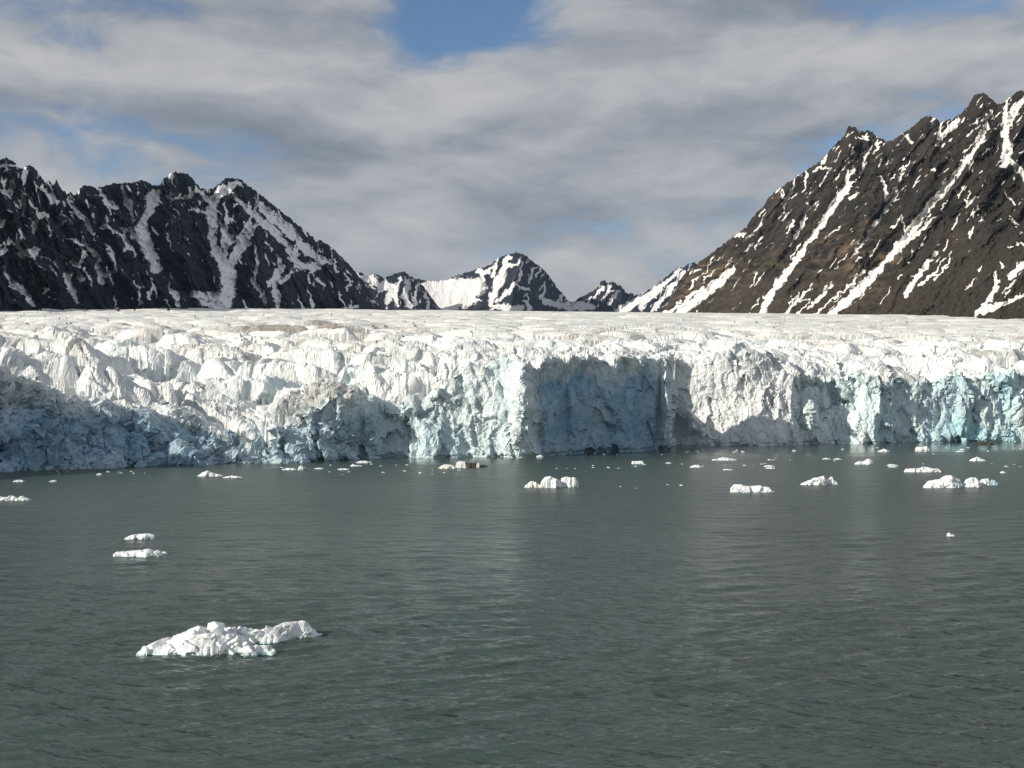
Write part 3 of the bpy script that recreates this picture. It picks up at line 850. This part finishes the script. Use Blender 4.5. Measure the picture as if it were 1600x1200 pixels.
SKY_R = [(1015, 500), (1035, 487), (1043, 474), (1050, 462), (1060, 440), (1070, 428), (1090, 413), (1100, 405), (1120, 390), (1145, 371), (1165, 357), (1175, 341), (1190, 325), (1210, 301), (1235, 283), (1250, 274), (1256, 271), (1262, 266), (1290, 246),
         (1300, 231), (1320, 212), (1325, 200), (1330, 197), (1345, 206), (1358, 204), (1375, 217), (1386, 221), (1395, 220), (1415, 206), (1430, 196), (1440, 184), (1452, 181), (1460, 185), (1470, 191), (1490, 186), (1510, 171), (1519, 155), (1524, 148), (1537, 146),
         (1546, 151), (1555, 161), (1563, 163), (1575, 156), (1586, 146), (1595, 142), (1600, 144), (1650, 132), (1750, 105), (1900, 85), (2050, 110), (2250, 150)]
SNOW_R = [W(3, 5, (1548, 172), (1541, 200), (1530, 225), (1510, 250), (1490, 277)), W(5, 7, (1490, 277), (1470, 302), (1450, 325), (1430, 350), (1410, 378), (1385, 407)), W(7, 8, (1385, 407), (1360, 436), (1330, 465), (1298, 492)),
          W(3, 5, (1412, 353), (1418, 370), (1400, 388)), W(1.6, 3, (1472, 328), (1440, 358), (1412, 385)), W(5, 10, (1572, 160), (1569, 200), (1575, 236), (1568, 258)), W(4, 8, (1602, 150), (1586, 172), (1576, 195)), W(3, 6, (1578, 248), (1592, 265), (1605, 285)),
          W(4, 5, (1500, 186), (1490, 195), (1475, 210), (1463, 226)), W(3, 3, (1470, 193), (1466, 215)), W(5, 5, (1419, 212), (1424, 222)), W(2, 3, (1336, 262), (1326, 277), (1315, 296), (1303, 318)), W(3.5, 5, (1322, 270), (1328, 290), (1303, 318), (1285, 350), (1265, 375)),
          W(4, 6.5, (1265, 375), (1250, 397), (1230, 427), (1210, 452), (1188, 490)), W(2.5, 2, (1357, 228), (1351, 246), (1346, 266)), W(2, 2, (1376, 222), (1366, 240)), W(1.8, 2.5, (1267, 318), (1255, 345), (1241, 374), (1235, 385)), W(1.8, 1.5, (1241, 345), (1229, 362)),
          W(2, 3, (1411, 270), (1397, 298), (1383, 313)), W(2.5, 3, (1372, 272), (1383, 290), (1384, 312)), W(1.5, 2.5, (1417, 278), (1392, 318), (1370, 347), (1350, 376), (1331, 400)), W(7, 8, (1147, 419), (1125, 440), (1100, 460), (1062, 488)), W(2, 3, (1100, 446), (1060, 480), (1036, 490)),
          W(2, 3, (1266, 449), (1242, 473), (1224, 492)), W(2, 3, (1301, 444), (1281, 465), (1262, 482)), W(2.5, 2, (1300, 470), (1270, 492)), W(3, 5, (1462, 393), (1446, 418), (1430, 436), (1415, 462)), W(1.5, 2, (1472, 408), (1455, 430), (1436, 448)), W(1.4, 2, (1483, 408), (1462, 437)),
          W(3, 4, (1556, 426), (1557, 450), (1543, 472), (1526, 492)), W(2.5, 5, (1605, 458), (1572, 474), (1548, 480), (1535, 490)), W(8, 9, (1605, 408), (1580, 432)), W(3, 3, (1563, 408), (1568, 418)), W(1.6, 2.6, (1531, 299), (1510, 320), (1493, 338)), W(1.6, 1.2, (1528, 324), (1520, 338)), W(1.2, 1.2, (1508, 322), (1515, 300)),
          W(2, 1.4, (1240, 284), (1231, 310), (1217, 342)), W(1.6, 1.6, (1262, 272), (1254, 300)), W(1.2, 1.6, (1218, 300), (1228, 312)), W(2, 2, (1193, 326), (1186, 338)), W(3, 3, (1164, 362), (1150, 372)), W(1.8, 1.2, (1188, 370), (1182, 388)),
          W(1.6, 1.2, (1482, 374), (1474, 390)), W(1.5, 1.5, (1408, 430), (1404, 438)), W(2.4, 2.4, (1453, 262), (1462, 266)), W(2, 2, (1335, 230), (1330, 240)), W(2.5, 2, (1290, 246), (1284, 256)), W(1.6, 1.6, (1270, 266), (1283, 262)), W(2, 2, (1350, 215), (1358, 218)),
          W(2, 2, (1342, 302), (1328, 312)), W(1.4, 1.4, (1296, 470), (1352, 425)), W(1.5, 1.2, (1495, 345), (1488, 360)), W(2.2, 2.2, (1576, 340), (1590, 352)), W(2, 2, (1590, 380), (1602, 384)), W(1.8, 1.8, (1578, 310), (1585, 322)), W(2, 3, (1590, 240), (1605, 232)),
          W(4, 4, (1650, 150), (1690, 260)), W(5, 5, (1800, 130), (1760, 300))]


def scree_r(PX, PY):
    """loose debris slopes below the crags"""
    edge = gx([(1015, 470), (1150, 430), (1250, 430), (1350, 440), (1420, 400), (1480, 330), (1540, 350), (1600, 380), (2250, 380)], PX)
    return sstep(-25, 35, PY - edge + 26 * fbm(PX / 45, PY / 45, 3, 8))


def tan_r(PX, PY):
    g = np.exp(-(((PX - 1345) / 60) ** 2 + ((PY - 400) / 45) ** 2)) + 0.9 * np.exp(-(((PX - 1110) / 50) ** 2 + ((PY - 445) / 40) ** 2)) + 0.5 * sstep(330, 480, PY) * (1 - sstep(1380, 1560, PX))
    return np.clip(g + 0.25 * fbm(PX / 30, PY / 30, 2, 4), 0, 1)


build_mountain('mountain', 'tall brown rocky mountain with long diagonal snow streaks on the right shore', SKY_R, 1015, 2250, 1.15, 300,
               [(1015, 4300), (1100, 4000), (1330, 3300), (1600, 2600), (2250, 1800)], [(1015, 3900), (1100, 3400), (1330, 2500), (1600, 1900), (2250, 1300)],
               506, SNOW_R, 0.72, M_MOUNT_R, 300, 62, (-0.16, 0.5), tan_r, 2.3, 0.66, scree_r, 60, 5.0, 0.30)

SKY_S = [(500, 470), (540, 440), (560, 426), (575, 431), (590, 429), (600, 435), (612, 430), (622, 427), (632, 424), (640, 431), (650, 437), (660, 446), (670, 459), (685, 480), (700, 492)]
SNOW_S = [W(6, 5, (566, 432), (585, 440), (598, 450)), W(5, 4, (600, 440), (612, 452), (605, 470)), W(3, 3, (625, 436), (616, 455), (620, 478)), W(3, 4, (640, 440), (630, 462), (640, 478)), W(2, 2, (652, 448), (648, 475)), W(2, 2, (665, 462), (668, 480))]
build_mountain('mountain', 'small pointed snow streaked peak behind the left mountain', SKY_S, 500, 700, 1.0, 70,
               [(500, 5600), (700, 5900)], [(500, 4700), (700, 5000)], 500, SNOW_S, -0.2, M_MOUNT_F, 400, 60, (0.1, 0.1))

SKY_M = [(600, 470), (640, 440), (655, 437), (680, 440), (700, 439), (706, 434), (718, 429), (735, 425), (745, 420), (757, 418), (765, 414), (778, 404), (793, 399), (806, 395), (820, 398), (828, 406), (845, 418), (852, 424), (860, 434), (872, 452), (880, 461), (888, 470), (898, 475), (910, 488)]
SNOW_M = [W(10, 14, (640, 452), (690, 452), (745, 448)), W(14, 12, (660, 472), (700, 470), (735, 465)), W(3, 4, (795, 402), (785, 425), (775, 450), (765, 475)), W(3, 3, (775, 412), (770, 432)), W(2, 2, (812, 408), (800, 415)), W(2, 2, (815, 424), (810, 437)), W(2, 2, (834, 420), (828, 436)), W(1.5, 1.5, (842, 424), (838, 433)),
          W(2, 3, (808, 445), (790, 458), (778, 470)), W(2, 3, (812, 448), (825, 452)), W(3, 5, (770, 478), (790, 482), (815, 482)), W(2, 3, (850, 455), (846, 465)), W(2, 2, (878, 462), (873, 470)), W(4, 4, (850, 470), (880, 478), (905, 482)), W(2.5, 3, (820, 470), (830, 485)), W(2, 2, (756, 440), (748, 425), (765, 424))]
build_mountain('mountain', 'dark snow flanked pyramid peak in the far centre', SKY_M, 600, 910, 0.9, 110,
               [(600, 6800), (700, 6600), (806, 6200), (910, 7600)], [(600, 5900), (700, 5700), (806, 5200), (910, 6900)], 502, SNOW_M, 0.5, M_MOUNT_F, 500, 48, (-0.05, 0.2))

SKY_N = [(840, 500), (870, 485), (895, 474), (905, 466), (915, 461), (925, 456), (933, 450), (938, 442), (944, 437), (949, 443), (957, 440), (965, 446), (971, 447), (978, 458), (988, 459), (1000, 462), (1012, 464), (1040, 490)]
SNOW_N = [W(4, 5, (870, 484), (900, 476), (925, 480)), W(2, 2, (940, 448), (930, 465)), W(2, 2, (955, 446), (945, 465)), W(2, 2.5, (965, 455), (950, 475)), W(3, 5, (1000, 468), (985, 478), (965, 488)), W(1.5, 1.5, (925, 462), (918, 470))]
build_mountain('mountain', 'small twin tipped dark peak right of the far pyramid', SKY_N, 840, 1040, 1.0, 60,
               [(840, 7200), (1040, 6900)], [(840, 6500), (1040, 6200)], 504, SNOW_N, 0.4, M_MOUNT_F, 600, 70, (-0.02, 0.1))
SKY_O = [(955, 500), (975, 480), (995, 464), (1010, 455), (1020, 450), (1030, 441), (1045, 430), (1052, 424), (1060, 419), (1068, 418), (1075, 413), (1085, 411), (1094, 416), (1120, 410), (1160, 440), (1200, 500)]
SNOW_O = [W(2.5, 3, (1060, 424), (1030, 450), (1000, 482)), W(2, 3, (1040, 438), (1010, 465), (975, 488)), W(2, 2.5, (1070, 424), (1045, 455), (1020, 486)), W(3, 4, (1000, 465), (985, 478), (965, 490))]
build_mountain('mountain', 'grey snow streaked ridge peeping out behind the right mountain', SKY_O, 955, 1200, 1.0, 70,
               [(955, 6300), (1200, 5600)], [(955, 5700), (1200, 5000)], 504, SNOW_O, 0.75, M_MOUNT_F, 700, 60, (0.0, 0.1))

# ------------------------------------------------------------------ floating ice
def lump(name, tops, yw, mat, parent, seed, deep=0.45, nx=34, ny=22, rough=0.16, crest=0.45, off=(0, 0, 0), front=3.0, back=2.2, setback=0.0, tips=(-0.25, -0.1), skew=0.0):
    """one piece of ice: its crest follows a traced top line, its foot meets the water in row yw; it has depth of its own"""
    tp = np.array(tops, float)
    Y0 = depth_of_row(yw) + setback
    xs = (tp[:, 0] - CX) / F * Y0
    width = xs[-1] - xs[0]
    dep = max(width * deep, 0.3)
    hpx = max(yw - tp[:, 1].min(), 1.0)
    dep = min(dep, hpx * 0.9 / (CAMH * F / Y0 ** 2))       # the far edge stays below the crest
    uu = 0.5 - 0.5 * np.cos(np.linspace(0.12, 1 - 0.12, nx) * np.pi)
    uu = (uu - uu[0]) / (uu[-1] - uu[0])
    U, V = np.meshgrid(uu, np.sin(np.linspace(-1, 1, ny) * np.pi / 2))
    xc = xs[0] + width * U
    end = np.clip(1 - np.abs(2 * U - 1) ** 3.0, 0, 1) ** 0.6
    end = end * (0.86 + 0.4 * fbm(U * 5, U * 0 + seed, 3, seed))
    tip = (tips[0] + (tips[1] - tips[0]) * U) * dep
    Y0 = Y0 + skew * width * U
    e_ = 0.05 + 0.95 * np.clip(end, 0, 1.1)
    Yc = Y0 + dep * 0.5 + V * dep * 0.5 * e_ + (1 - np.clip(e_, 0, 1)) * tip
    c0, c1 = crest if isinstance(crest, tuple) else (crest, crest)
    cr = c0 + (c1 - c0) * U + 0.10 * fbm(U * 4, U * 0 + 7.7, 2, seed + 5)
    vc = 2 * cr - 1
    Ycr = Y0 + dep * 0.5 + vc * dep * 0.5 * e_ + (1 - np.clip(e_, 0, 1)) * tip
    ztop = CAMH + (HY - np.interp(U, (tp[:, 0] - tp[0, 0]) / (tp[-1, 0] - tp[0, 0]), tp[:, 1])) / F * Ycr
    ztop = np.maximum(ztop, 0.04)
    tf = np.clip((vc - V) / (vc + 1), 0, 1)
    tb = np.clip((V - vc) / (1 - vc), 0, 1)
    prof = np.where(V < vc, 1 - tf ** front, 1 - tb ** back)
    hs = ztop.max()
    sc = max(min(width / 5.0, hs * 1.3), 0.2)
    z = ztop * prof
    rim = (np.abs(V) > 0.999) | (U < 1e-6) | (U > 1 - 1e-6)
    z = np.where(rim, -0.35, z)
    P = np.stack((xc, Yc, z), -1)
    keep = np.where(V > vc - 0.25, 0.55, 1.0) * np.clip(np.minimum(U, 1 - U) * 12, 0, 1)
    dsp = fracture(P, sc, seed, 1.7, 0.45, 0.3) * 2.0 + fracture(P, sc * 0.38, seed + 1, 1.7, 0.4, 0.2) * 0.7
    dsp = dsp + 0.05 * sc * fbm(xc / sc * 5, (Yc + z) / sc * 5, 3, seed + 4)
    P = P + grid_normals(P) * np.clip(rough * dsp * keep, -0.35 * hs, 0.35 * hs)[..., None]
    P = P.reshape(-1, 3) - np.array(off)
    k0 = np.array([[xs.mean() - off[0], np.mean(Y0) + dep * 0.5 - off[1], -1.0 - 0.8 * hs - off[2]]])      # keel, so the piece is closed
    i = np.arange(nx * ny).reshape(ny, nx)
    ring = np.concatenate([i[0, :-1], i[:-1, -1], i[-1, :0:-1], i[:0:-1, 0]])
    quads = grid_faces(ny, nx)
    tris = np.concatenate([quads[:, [0, 1, 2]], quads[:, [0, 2, 3]], np.stack((np.roll(ring, -1), ring, np.full(len(ring), nx * ny)), 1)], 0)
    return link_mesh(name, np.concatenate([P, k0]), tris, mat, parent)


def chunk(name, center, size, mat, parent, seed, off=(0, 0, 0)):
    """an angular lump of broken ice: a ball cut by random planes"""
    rng = np.random.default_rng(seed)
    nu, nv = 16, 11
    th = np.linspace(0, 2 * np.pi, nu, endpoint=False)
    ph = np.linspace(0.12, np.pi - 0.12, nv)
    T, Ph = np.meshgrid(th, ph)
    d = np.stack((np.cos(T) * np.sin(Ph), np.sin(T) * np.sin(Ph), np.cos(Ph)), -1)
    r = np.full(T.shape, 1.3)
    for _ in range(8):
        nrm = rng.normal(size=3); nrm /= np.linalg.norm(nrm)
        dd = d @ nrm
        r = np.minimum(r, np.where(dd > 0.05, rng.uniform(0.5, 0.9) / np.maximum(dd, 0.05), 9))
    P = d * r[..., None] * np.array(size) * rng.uniform(0.8, 1.25, 3) * 0.55 + np.array(center) - np.array(off)
    i = np.arange(nu * nv).reshape(nv, nu)
    i2 = np.roll(i, -1, 1)
    q = np.stack((i[:-1].ravel(), i[1:].ravel(), i2[1:].ravel(), i2[:-1].ravel()), 1)
    V = np.concatenate([P.reshape(-1, 3), P[0].mean(0)[None], P[-1].mean(0)[None]])
    tr = np.concatenate([q[:, [0, 1, 2]], q[:, [0, 2, 3]], np.stack((i[0], i2[0], np.full(nu, nu * nv)), 1), np.stack((i2[-1], i[-1], np.full(nu, nu * nv + 1)), 1)])
    return link_mesh(name, V, tr, mat, parent)


def base_of(x, yw):
    Y = depth_of_row(yw)
    return ((x - CX) / F * Y, Y, 0.0)


def big_berg():
    off = base_of(350, 1022)
    r = tag(empty('iceberg', off), 'large white iceberg with crumbled rubble on top, nearest on the water', 'iceberg')
    L = lambda nm, tops, yw, mt, sd, **k: lump(nm, tops, yw, mt, r, sd, off=off, nx=70, ny=46, **k)
    o = L('main_lobe', [(211, 1019), (216, 1014), (224, 1008), (236, 1000), (250, 995), (268, 990), (285, 983), (296, 980), (305, 980), (325, 984), (345, 990), (360, 1000), (372, 1012)], 1023, M_FLOE, 11, deep=0.62, rough=0.2, crest=(0.45, 0.8), front=1.7, tips=(-0.46, 0.0))
    o['label'] = 'smooth white ramp sloping down to the left'
    L('front_bulge', [(268, 1020), (275, 1012), (286, 1000), (300, 992), (318, 989), (330, 990), (338, 998), (344, 1008), (348, 1018)], 1024.5, M_FLOE, 12, deep=0.35, rough=0.22, crest=0.6, front=1.8)
    L('front_slab', [(318, 1020), (330, 1012), (348, 1005), (360, 1000), (370, 998), (377, 1001), (384, 1009), (398, 1007), (410, 1010), (422, 1012), (427, 1015), (429, 1021)], 1023, M_FLOE, 13, deep=0.28, rough=0.35, crest=0.5, front=2.6)
    o = L('rear_lobe', [(362, 1004), (380, 994), (398, 984), (412, 977), (425, 974), (445, 972), (460, 969.5), (463, 972), (470, 977), (476, 986), (486, 993), (493, 1000)], 1012, M_FLOE, 14, deep=0.42, rough=0.2, crest=(0.6, 0.45), front=2.2, back=1.6, tips=(-0.1, 0.0), skew=0.62)
    o['label'] = 'right lobe with a long blue shaded flank'
    L('middle_shelf', [(295, 992), (320, 984), (345, 982), (370, 986), (395, 990), (410, 998)], 1008, M_FLOE, 15, deep=0.5, rough=0.35, crest=0.6)
    spots = [(338, 982, 31, 1.45), (311, 981, 9, .62), (322, 984, 6, .5), (303, 985, 7, .5), (331, 988, 7, .5), (333, 993, 9, .55), (353, 977, 7, .4), (358, 982, 8, .45), (366, 981, 9, .4), (375, 981, 7, .4),
             (383, 982, 8, .45), (391, 979, 8, .45), (401, 977, 9, .5), (379, 985, 9, .45), (348, 987, 8, .45), (345, 997, 7, .4), (340, 1001, 8, .45), (351, 1000, 7, .4), (364, 991, 6, .3), (357, 993, 5, .3), (372, 995, 5, .3), (385, 1003, 9, .5),
             (371, 1003, 10, .6), (402, 1000, 7, .4), (424, 1015, 8, .5), (448, 1000, 5, .35), (458, 998, 6, .3), (471, 992, 5, .3), (396, 986, 7, .35), (418, 973, 7, .35), (327, 979, 6, .3), (387, 976, 5, .3)]
    vs, fs = [], []
    for ch in r.children:
        n0 = len(vs)
        vs += [v.co + Vector(off) for v in ch.data.vertices]
        fs += [[n0 + q for q in p.vertices] for p in ch.data.polygons]
    tree = BVHTree.FromPolygons(vs, fs)
    eye = Vector((0, 0, CAMH))
    for k, (x, y, wpx, h) in enumerate(spots):
        if y > 996 and wpx < 9:
            continue
        hit = None
        for dy in np.arange(wpx * 0.25, 26, 1.0):           # rests where the sight line meets the berg
            hit = tree.ray_cast(eye, Vector(((x - CX) / F, 1.0, (HY - y - dy) / F)).normalized())[0]
            if hit and hit.z > 0.25:
                break
        if not hit:
            continue
        wd = wpx * 0.85 / F * hit.y
        if k == 0:
            hit.z = CAMH + (HY - 983) / F * hit.y            # the one large block perched on the top
        chunk('ice_chunk', (hit.x, hit.y, hit.z + wd * 0.12), (wd, wd, wd * 0.85), M_FLOE, r, 900 + k, off)


big_berg()


def floe(label, pieces, group=None, cat='ice floe', name='ice_floe', **kw):
    """pieces: (tops, waterrow, material); a single piece is one mesh, several hang under an empty"""
    seed = int(pieces[0][0][0][0]) + int(pieces[0][1])
    if len(pieces) == 1:
        tops, yw, mt = pieces[0]
        o = lump(name, tops, yw, mt, None, seed, **kw)
    else:
        x = np.mean([p[0] for p in pieces[0][0]])
        off = base_of(x, pieces[0][1])
        o = empty(name, off)
        for k, (tops, yw, mt) in enumerate(pieces):
            lump('ice_lump', tops, yw, mt, o, seed + k * 7, off=off, **kw)
    tag(o, label, cat, group)
    return o


I, D, BL, RK = M_FLOE, M_FLOE_DIRTY, M_FLOE_BLUE, M_ROCK
floe('low white floe with a lump at its right tip, lower of the left pair', [([(173, 867), (177, 862), (190, 861), (205, 861), (216, 860), (225, 857), (235, 859), (246, 861), (250, 865)], 870.5, I), ([(248, 866), (253, 862), (258, 862), (261, 865)], 867, I)])
floe('flat rounded white floe, upper of the pair at left', [([(192, 841), (199, 837), (206, 835), (216, 834), (228, 833), (237, 835), (240, 840)], 843, I)])
floe('three lumped white floe, right lump a clean square block', [([(819, 761), (823, 757), (830, 751), (837, 753), (843, 757), (848, 761)], 762, D), ([(844, 760), (847, 750), (853, 745), (860, 744), (868, 747), (874, 750), (878, 758)], 762.5, I), ([(875, 759), (877, 747), (884, 745.5), (899, 746), (903, 751), (905, 757)], 761.5, I)], deep=0.6)
floe('long flat white floe below the cream ice wall', [([(1142, 766), (1144, 761), (1150, 757), (1165, 758.5), (1180, 759), (1193, 760), (1204, 763), (1214, 768)], 769.5, I)], deep=0.3)
floe('wedge shaped white floe with two raised tips', [([(1252, 757), (1264, 752), (1275, 747), (1290, 743.5), (1294, 750)], 758, I), ([(1288, 757), (1296, 748), (1301, 744.5), (1304, 750), (1311, 755)], 757, I)], deep=0.5)
floe('largest floe near the right edge, white humps ending in a blue lump', [([(1446, 759), (1455, 751.5), (1468, 749), (1480, 745), (1488, 743), (1496, 744.5), (1505, 750), (1509, 757)], 762.5, I), ([(1506, 760), (1512, 749), (1520, 746), (1527, 746), (1533, 752), (1537, 758)], 761.5, I), ([(1530, 755), (1536, 749), (1546, 747), (1550, 756)], 760, I), ([(1547, 757), (1551, 749), (1556, 751), (1561, 756)], 758.5, BL)], deep=0.5)
floe('peaked white floe in front of the left shaded ice slope', [([(306, 744), (314, 738.5), (321, 735.3), (328, 738), (336, 740), (347, 743)], 744.5, I)])
floe('thin low white floe just right of the peaked one', [([(347, 746), (355, 744), (361, 743), (368, 744), (377, 745.5)], 746.8, I)])
floe('spiky rubble strewn floe cut by the left picture edge', [([(-12, 780), (-4, 777), (3, 779), (8, 777), (10, 774.5), (14, 778), (18, 775.8), (22, 779), (25, 778), (31, 775.8), (35, 779), (45, 781)], 782.5, I)], rough=0.6)
floe('dirty floe with a dark debris laden boulder and a white boulder', [([(684, 732), (690, 727), (698, 725), (706, 727), (714, 731)], 732.5, D), ([(711, 731), (713, 723), (718, 720.5), (726, 721), (729, 729)], 731.5, I), ([(725, 729), (728, 723.5), (737, 723), (745, 724), (749, 729)], 730.5, RK), ([(744, 729), (746, 723), (749, 724), (750, 729)], 730.6, I), ([(747, 729), (752, 726), (757, 726.5), (762, 729)], 729.8, RK)], deep=0.5)
floe('low pale floe close under the dark ice pyramid', [([(555, 722.5), (562, 720.5), (570, 719.8), (580, 722)], 723.2, I)])
floe('small pale floe with a knob at its left end', [([(547, 727.5), (551, 724.8), (554, 726.5), (565, 727.5)], 728.6, I)])
floe('long thin pale floe beside the little pyramid of ice', [([(440, 733.5), (446, 731.5), (455, 731.3), (463, 733)], 734.5, I)])
floe('little white pyramid of ice under the shaded front', [([(465, 733), (467, 729), (470, 727), (472, 728.5), (474, 733)], 734.4, I)], deep=0.8)
floe('flat pale strip of ice right of the little pyramid', [([(491, 732), (496, 730.8), (501, 731), (505, 732.3)], 733, I)])
floe('flat pale strip of ice below the dark ice pyramid', [([(527, 733), (533, 731.8), (540, 732), (546, 733.2)], 734.2, I)])
floe('flat white strip of ice at far left, nearer of two', [([(19, 752), (25, 750), (32, 749.8), (37, 752)], 753, I)])
floe('tiny white floe with a raised right end near the left shade', [([(76, 752), (80, 751), (85, 749.8), (88, 752)], 752.8, I)])
floe('tiny white floe in the dark blue reflection at left', [([(150, 741.8), (153, 739.5), (157, 740), (159, 741.8)], 742.4, I)])
floe('square white block of ice alone before the shaded ice face', [([(987, 724), (988, 720.8), (996, 720.4), (1005, 720.6), (1007, 724)], 725, I)], deep=0.5)
floe('low white floe with a middle peak before the cream wall', [([(1113, 718.5), (1122, 716.8), (1133, 714.3), (1141, 716.3), (1153, 718.5)], 719.6, I)])
floe('small white floe below and left of the peaked low one', [([(1078, 729.5), (1085, 727), (1092, 726.8), (1098, 729.5)], 730.6, I)])
floe('thin sliver of ice below the peaked low floe', [([(1130, 733.8), (1136, 732.6), (1145, 734)], 734.8, I)])
floe('white floe with a thumb like knob at its right end', [([(1336, 724.5), (1344, 721), (1352, 720.5), (1357, 718), (1361, 716.6), (1364, 719), (1366, 724)], 725.8, I)])
floe('long flat white raft of ice, above the largest right floe', [([(1414, 736.5), (1418, 731.5), (1435, 732), (1445, 730), (1452, 729.8), (1458, 731.8), (1470, 732.2), (1474, 736)], 738, I)], deep=0.3)
floe('rounded white floe near the right edge, before the turquoise wall', [([(1516, 719.5), (1523, 716), (1529, 713.6), (1536, 716.5), (1543, 719.5)], 720.6, I)])
floe('white floe with upturned ends close to the turquoise wall', [([(1431, 702.5), (1434, 698), (1441, 699.3), (1449, 697.3), (1455, 702)], 703.8, I)])
floe('low white floe against the right ice wall', [([(1372, 704.8), (1378, 703), (1383, 700.8), (1387, 703), (1391, 704.8)], 705.8, I)])
floe('two stacked slivers of ice far off at right', [([(1500, 702.5), (1504, 700.9), (1509, 702.4)], 703.2, I), ([(1494, 705.5), (1500, 704.3), (1507, 705.5)], 706.4, I)])
floe('double pale slivers of ice left of the long raft', [([(1386, 727), (1394, 725), (1405, 727)], 727.8, I), ([(1388, 729.5), (1396, 728.3), (1404, 729.6)], 730.2, I)])
floe('paired white slivers of ice before the cream wall shadow', [([(1193, 728.5), (1203, 726.3), (1212, 728.5)], 729.3, I), ([(1196, 731.6), (1204, 729.8), (1212, 731.5)], 732.3, I)])
floe('left one of two flat strips below the wall corner at right', [([(1285, 716.8), (1291, 715.2), (1299, 717)], 717.6, I)])
floe('right one of two flat strips below the wall corner at right', [([(1303, 717.3), (1309, 715.8), (1316, 717.5)], 718.2, I)])
floe('small duck shaped bit of ice alone on open water at right', [([(1480, 837), (1482, 833), (1485, 832), (1487, 835), (1492, 835.5), (1493, 838)], 838.5, I)], deep=0.6)
floe('tiny white bit just right of the long raft', [([(1563, 738.5), (1567, 736), (1572, 738)], 739.2, I)])
floe('low pale floe in the wall shadow, right of the ice block', [([(1040, 723.5), (1044, 722.2), (1050, 723.6)], 724.2, I)])
floe('white bit of slush ice hugging the sunlit bluff corner', [([(838, 713), (844, 710), (849, 713)], 714.2, I)])
islet = floe('dark low rock islet beside the turquoise ice wall', [([(1521, 693.5), (1528, 691), (1537, 690), (1547, 690.6), (1554, 691.8), (1559, 693.8)], 694.6, RK)], cat='rock', name='rock_islet', deep=0.4)

# scattered brash: fragments that nothing tells apart
rng = np.random.default_rng(77)
bands = [(40, 230, 735.5, 741, 16, 'in the dark reflection at far left'), (500, 720, 735, 742, 14, 'in the band below the ice pyramid and bluff'), (850, 1010, 726, 733, 10, 'before the flat shaded ice face'),
         (1065, 1200, 724, 729, 9, 'before the cream ice wall'), (1200, 1340, 716, 722, 7, 'left of the thumb knobbed floe'), (1440, 1600, 722, 731, 8, 'right of the long flat raft'), (960, 1070, 757, 763, 6, 'in the short row right of the three lumped floe'),
         (420, 640, 725, 731, 8, 'close under the dark ice pyramid'), (1050, 1270, 703, 707, 13, 'in the slush line under the cream wall'), (1300, 1600, 698, 712, 11, 'close under the turquoise wall'), (900, 1040, 708, 712, 5, 'hugging the foot of the shaded face')]
protos = []
for k in range(5):
    o = lump('ice_fragment', [(798, 800), (799, 797.5 - 0.3 * k), (801 + 0.3 * k, 797), (803, 798.5), (805, 800)], 801, M_FLOE, None, 3000 + k, nx=10, ny=8, off=base_of(801, 801), deep=0.8, rough=0.4)
    protos.append(o)
k = 0
for x0, x1, y0, y1, nn, where in bands:
    for q in range(nn):
        x, y = rng.uniform(x0, x1), rng.uniform(y0, y1)
        o = protos[k] if k < 5 else protos[k % 5].copy()
        if k >= 5:
            COL.objects.link(o)
        sc = depth_of_row(y) / 222.0 * rng.uniform(0.3, 0.95) ** 1.2
        o.location = base_of(x, y)
        o.scale = (sc, sc, sc * rng.uniform(0.2, 0.5))
        o.rotation_euler = (0, 0, rng.uniform(-0.5, 0.5))
        tag(o, 'tiny white ice fragment ' + where, 'ice fragment', 'tiny ice fragments ' + where)
        k += 1

# boulders carried on the far ice
for k, (x, wpx) in enumerate(((134, 1.6), (184, 2.6), (210, 1.5), (264, 1.8))):
    Y = 1750.0
    z = CAMH + (HY - 483.5) / F * Y
    o = chunk('boulder', (0, 0, 0), (wpx * 2.6 / F * Y, wpx * 2.6 / F * Y, wpx * 1.7 / F * Y), M_ROCK, None, 50 + k)
    o.location = ((x - CX) / F * Y, Y, z)
    tag(o, 'dark boulder, ' + ('leftmost', 'second from left and largest', 'third from left', 'rightmost')[k] + ' of four on the far left ice', 'boulder', 'boulders on the far ice')

# ------------------------------------------------------------------ the air between here and the mountains
def build_haze():
    x0, x1, y0, y1, z0, z1 = -8700, 8700, -400, 9600, -4, 1500
    v = [(x, y, z) for z in (z0, z1) for y in (y0, y1) for x in (x0, x1)]
    f = [(0, 2, 3, 1), (4, 5, 7, 6), (0, 1, 5, 4), (2, 6, 7, 3), (0, 4, 6, 2), (1, 3, 7, 5)]
    m = bpy.data.materials.new('clear_arctic_air')
    m.use_nodes = True
    t = NT(m.node_tree)
    pv = t.n('ShaderNodeVolumePrincipled')
    pv.inputs['Color'].default_value = (0.48, 0.70, 1.0, 1)
    pv.inputs['Density'].default_value = HAZE
    pv.inputs['Anisotropy'].default_value = 0.0
    o = t.n('ShaderNodeOutputMaterial')
    t.put(o.inputs['Volume'], pv.outputs[0])
    tag(link_mesh('haze', v, f, m), 'thin bluish air over the fjord', kind='stuff')


HAZE = 9e-6
build_haze()
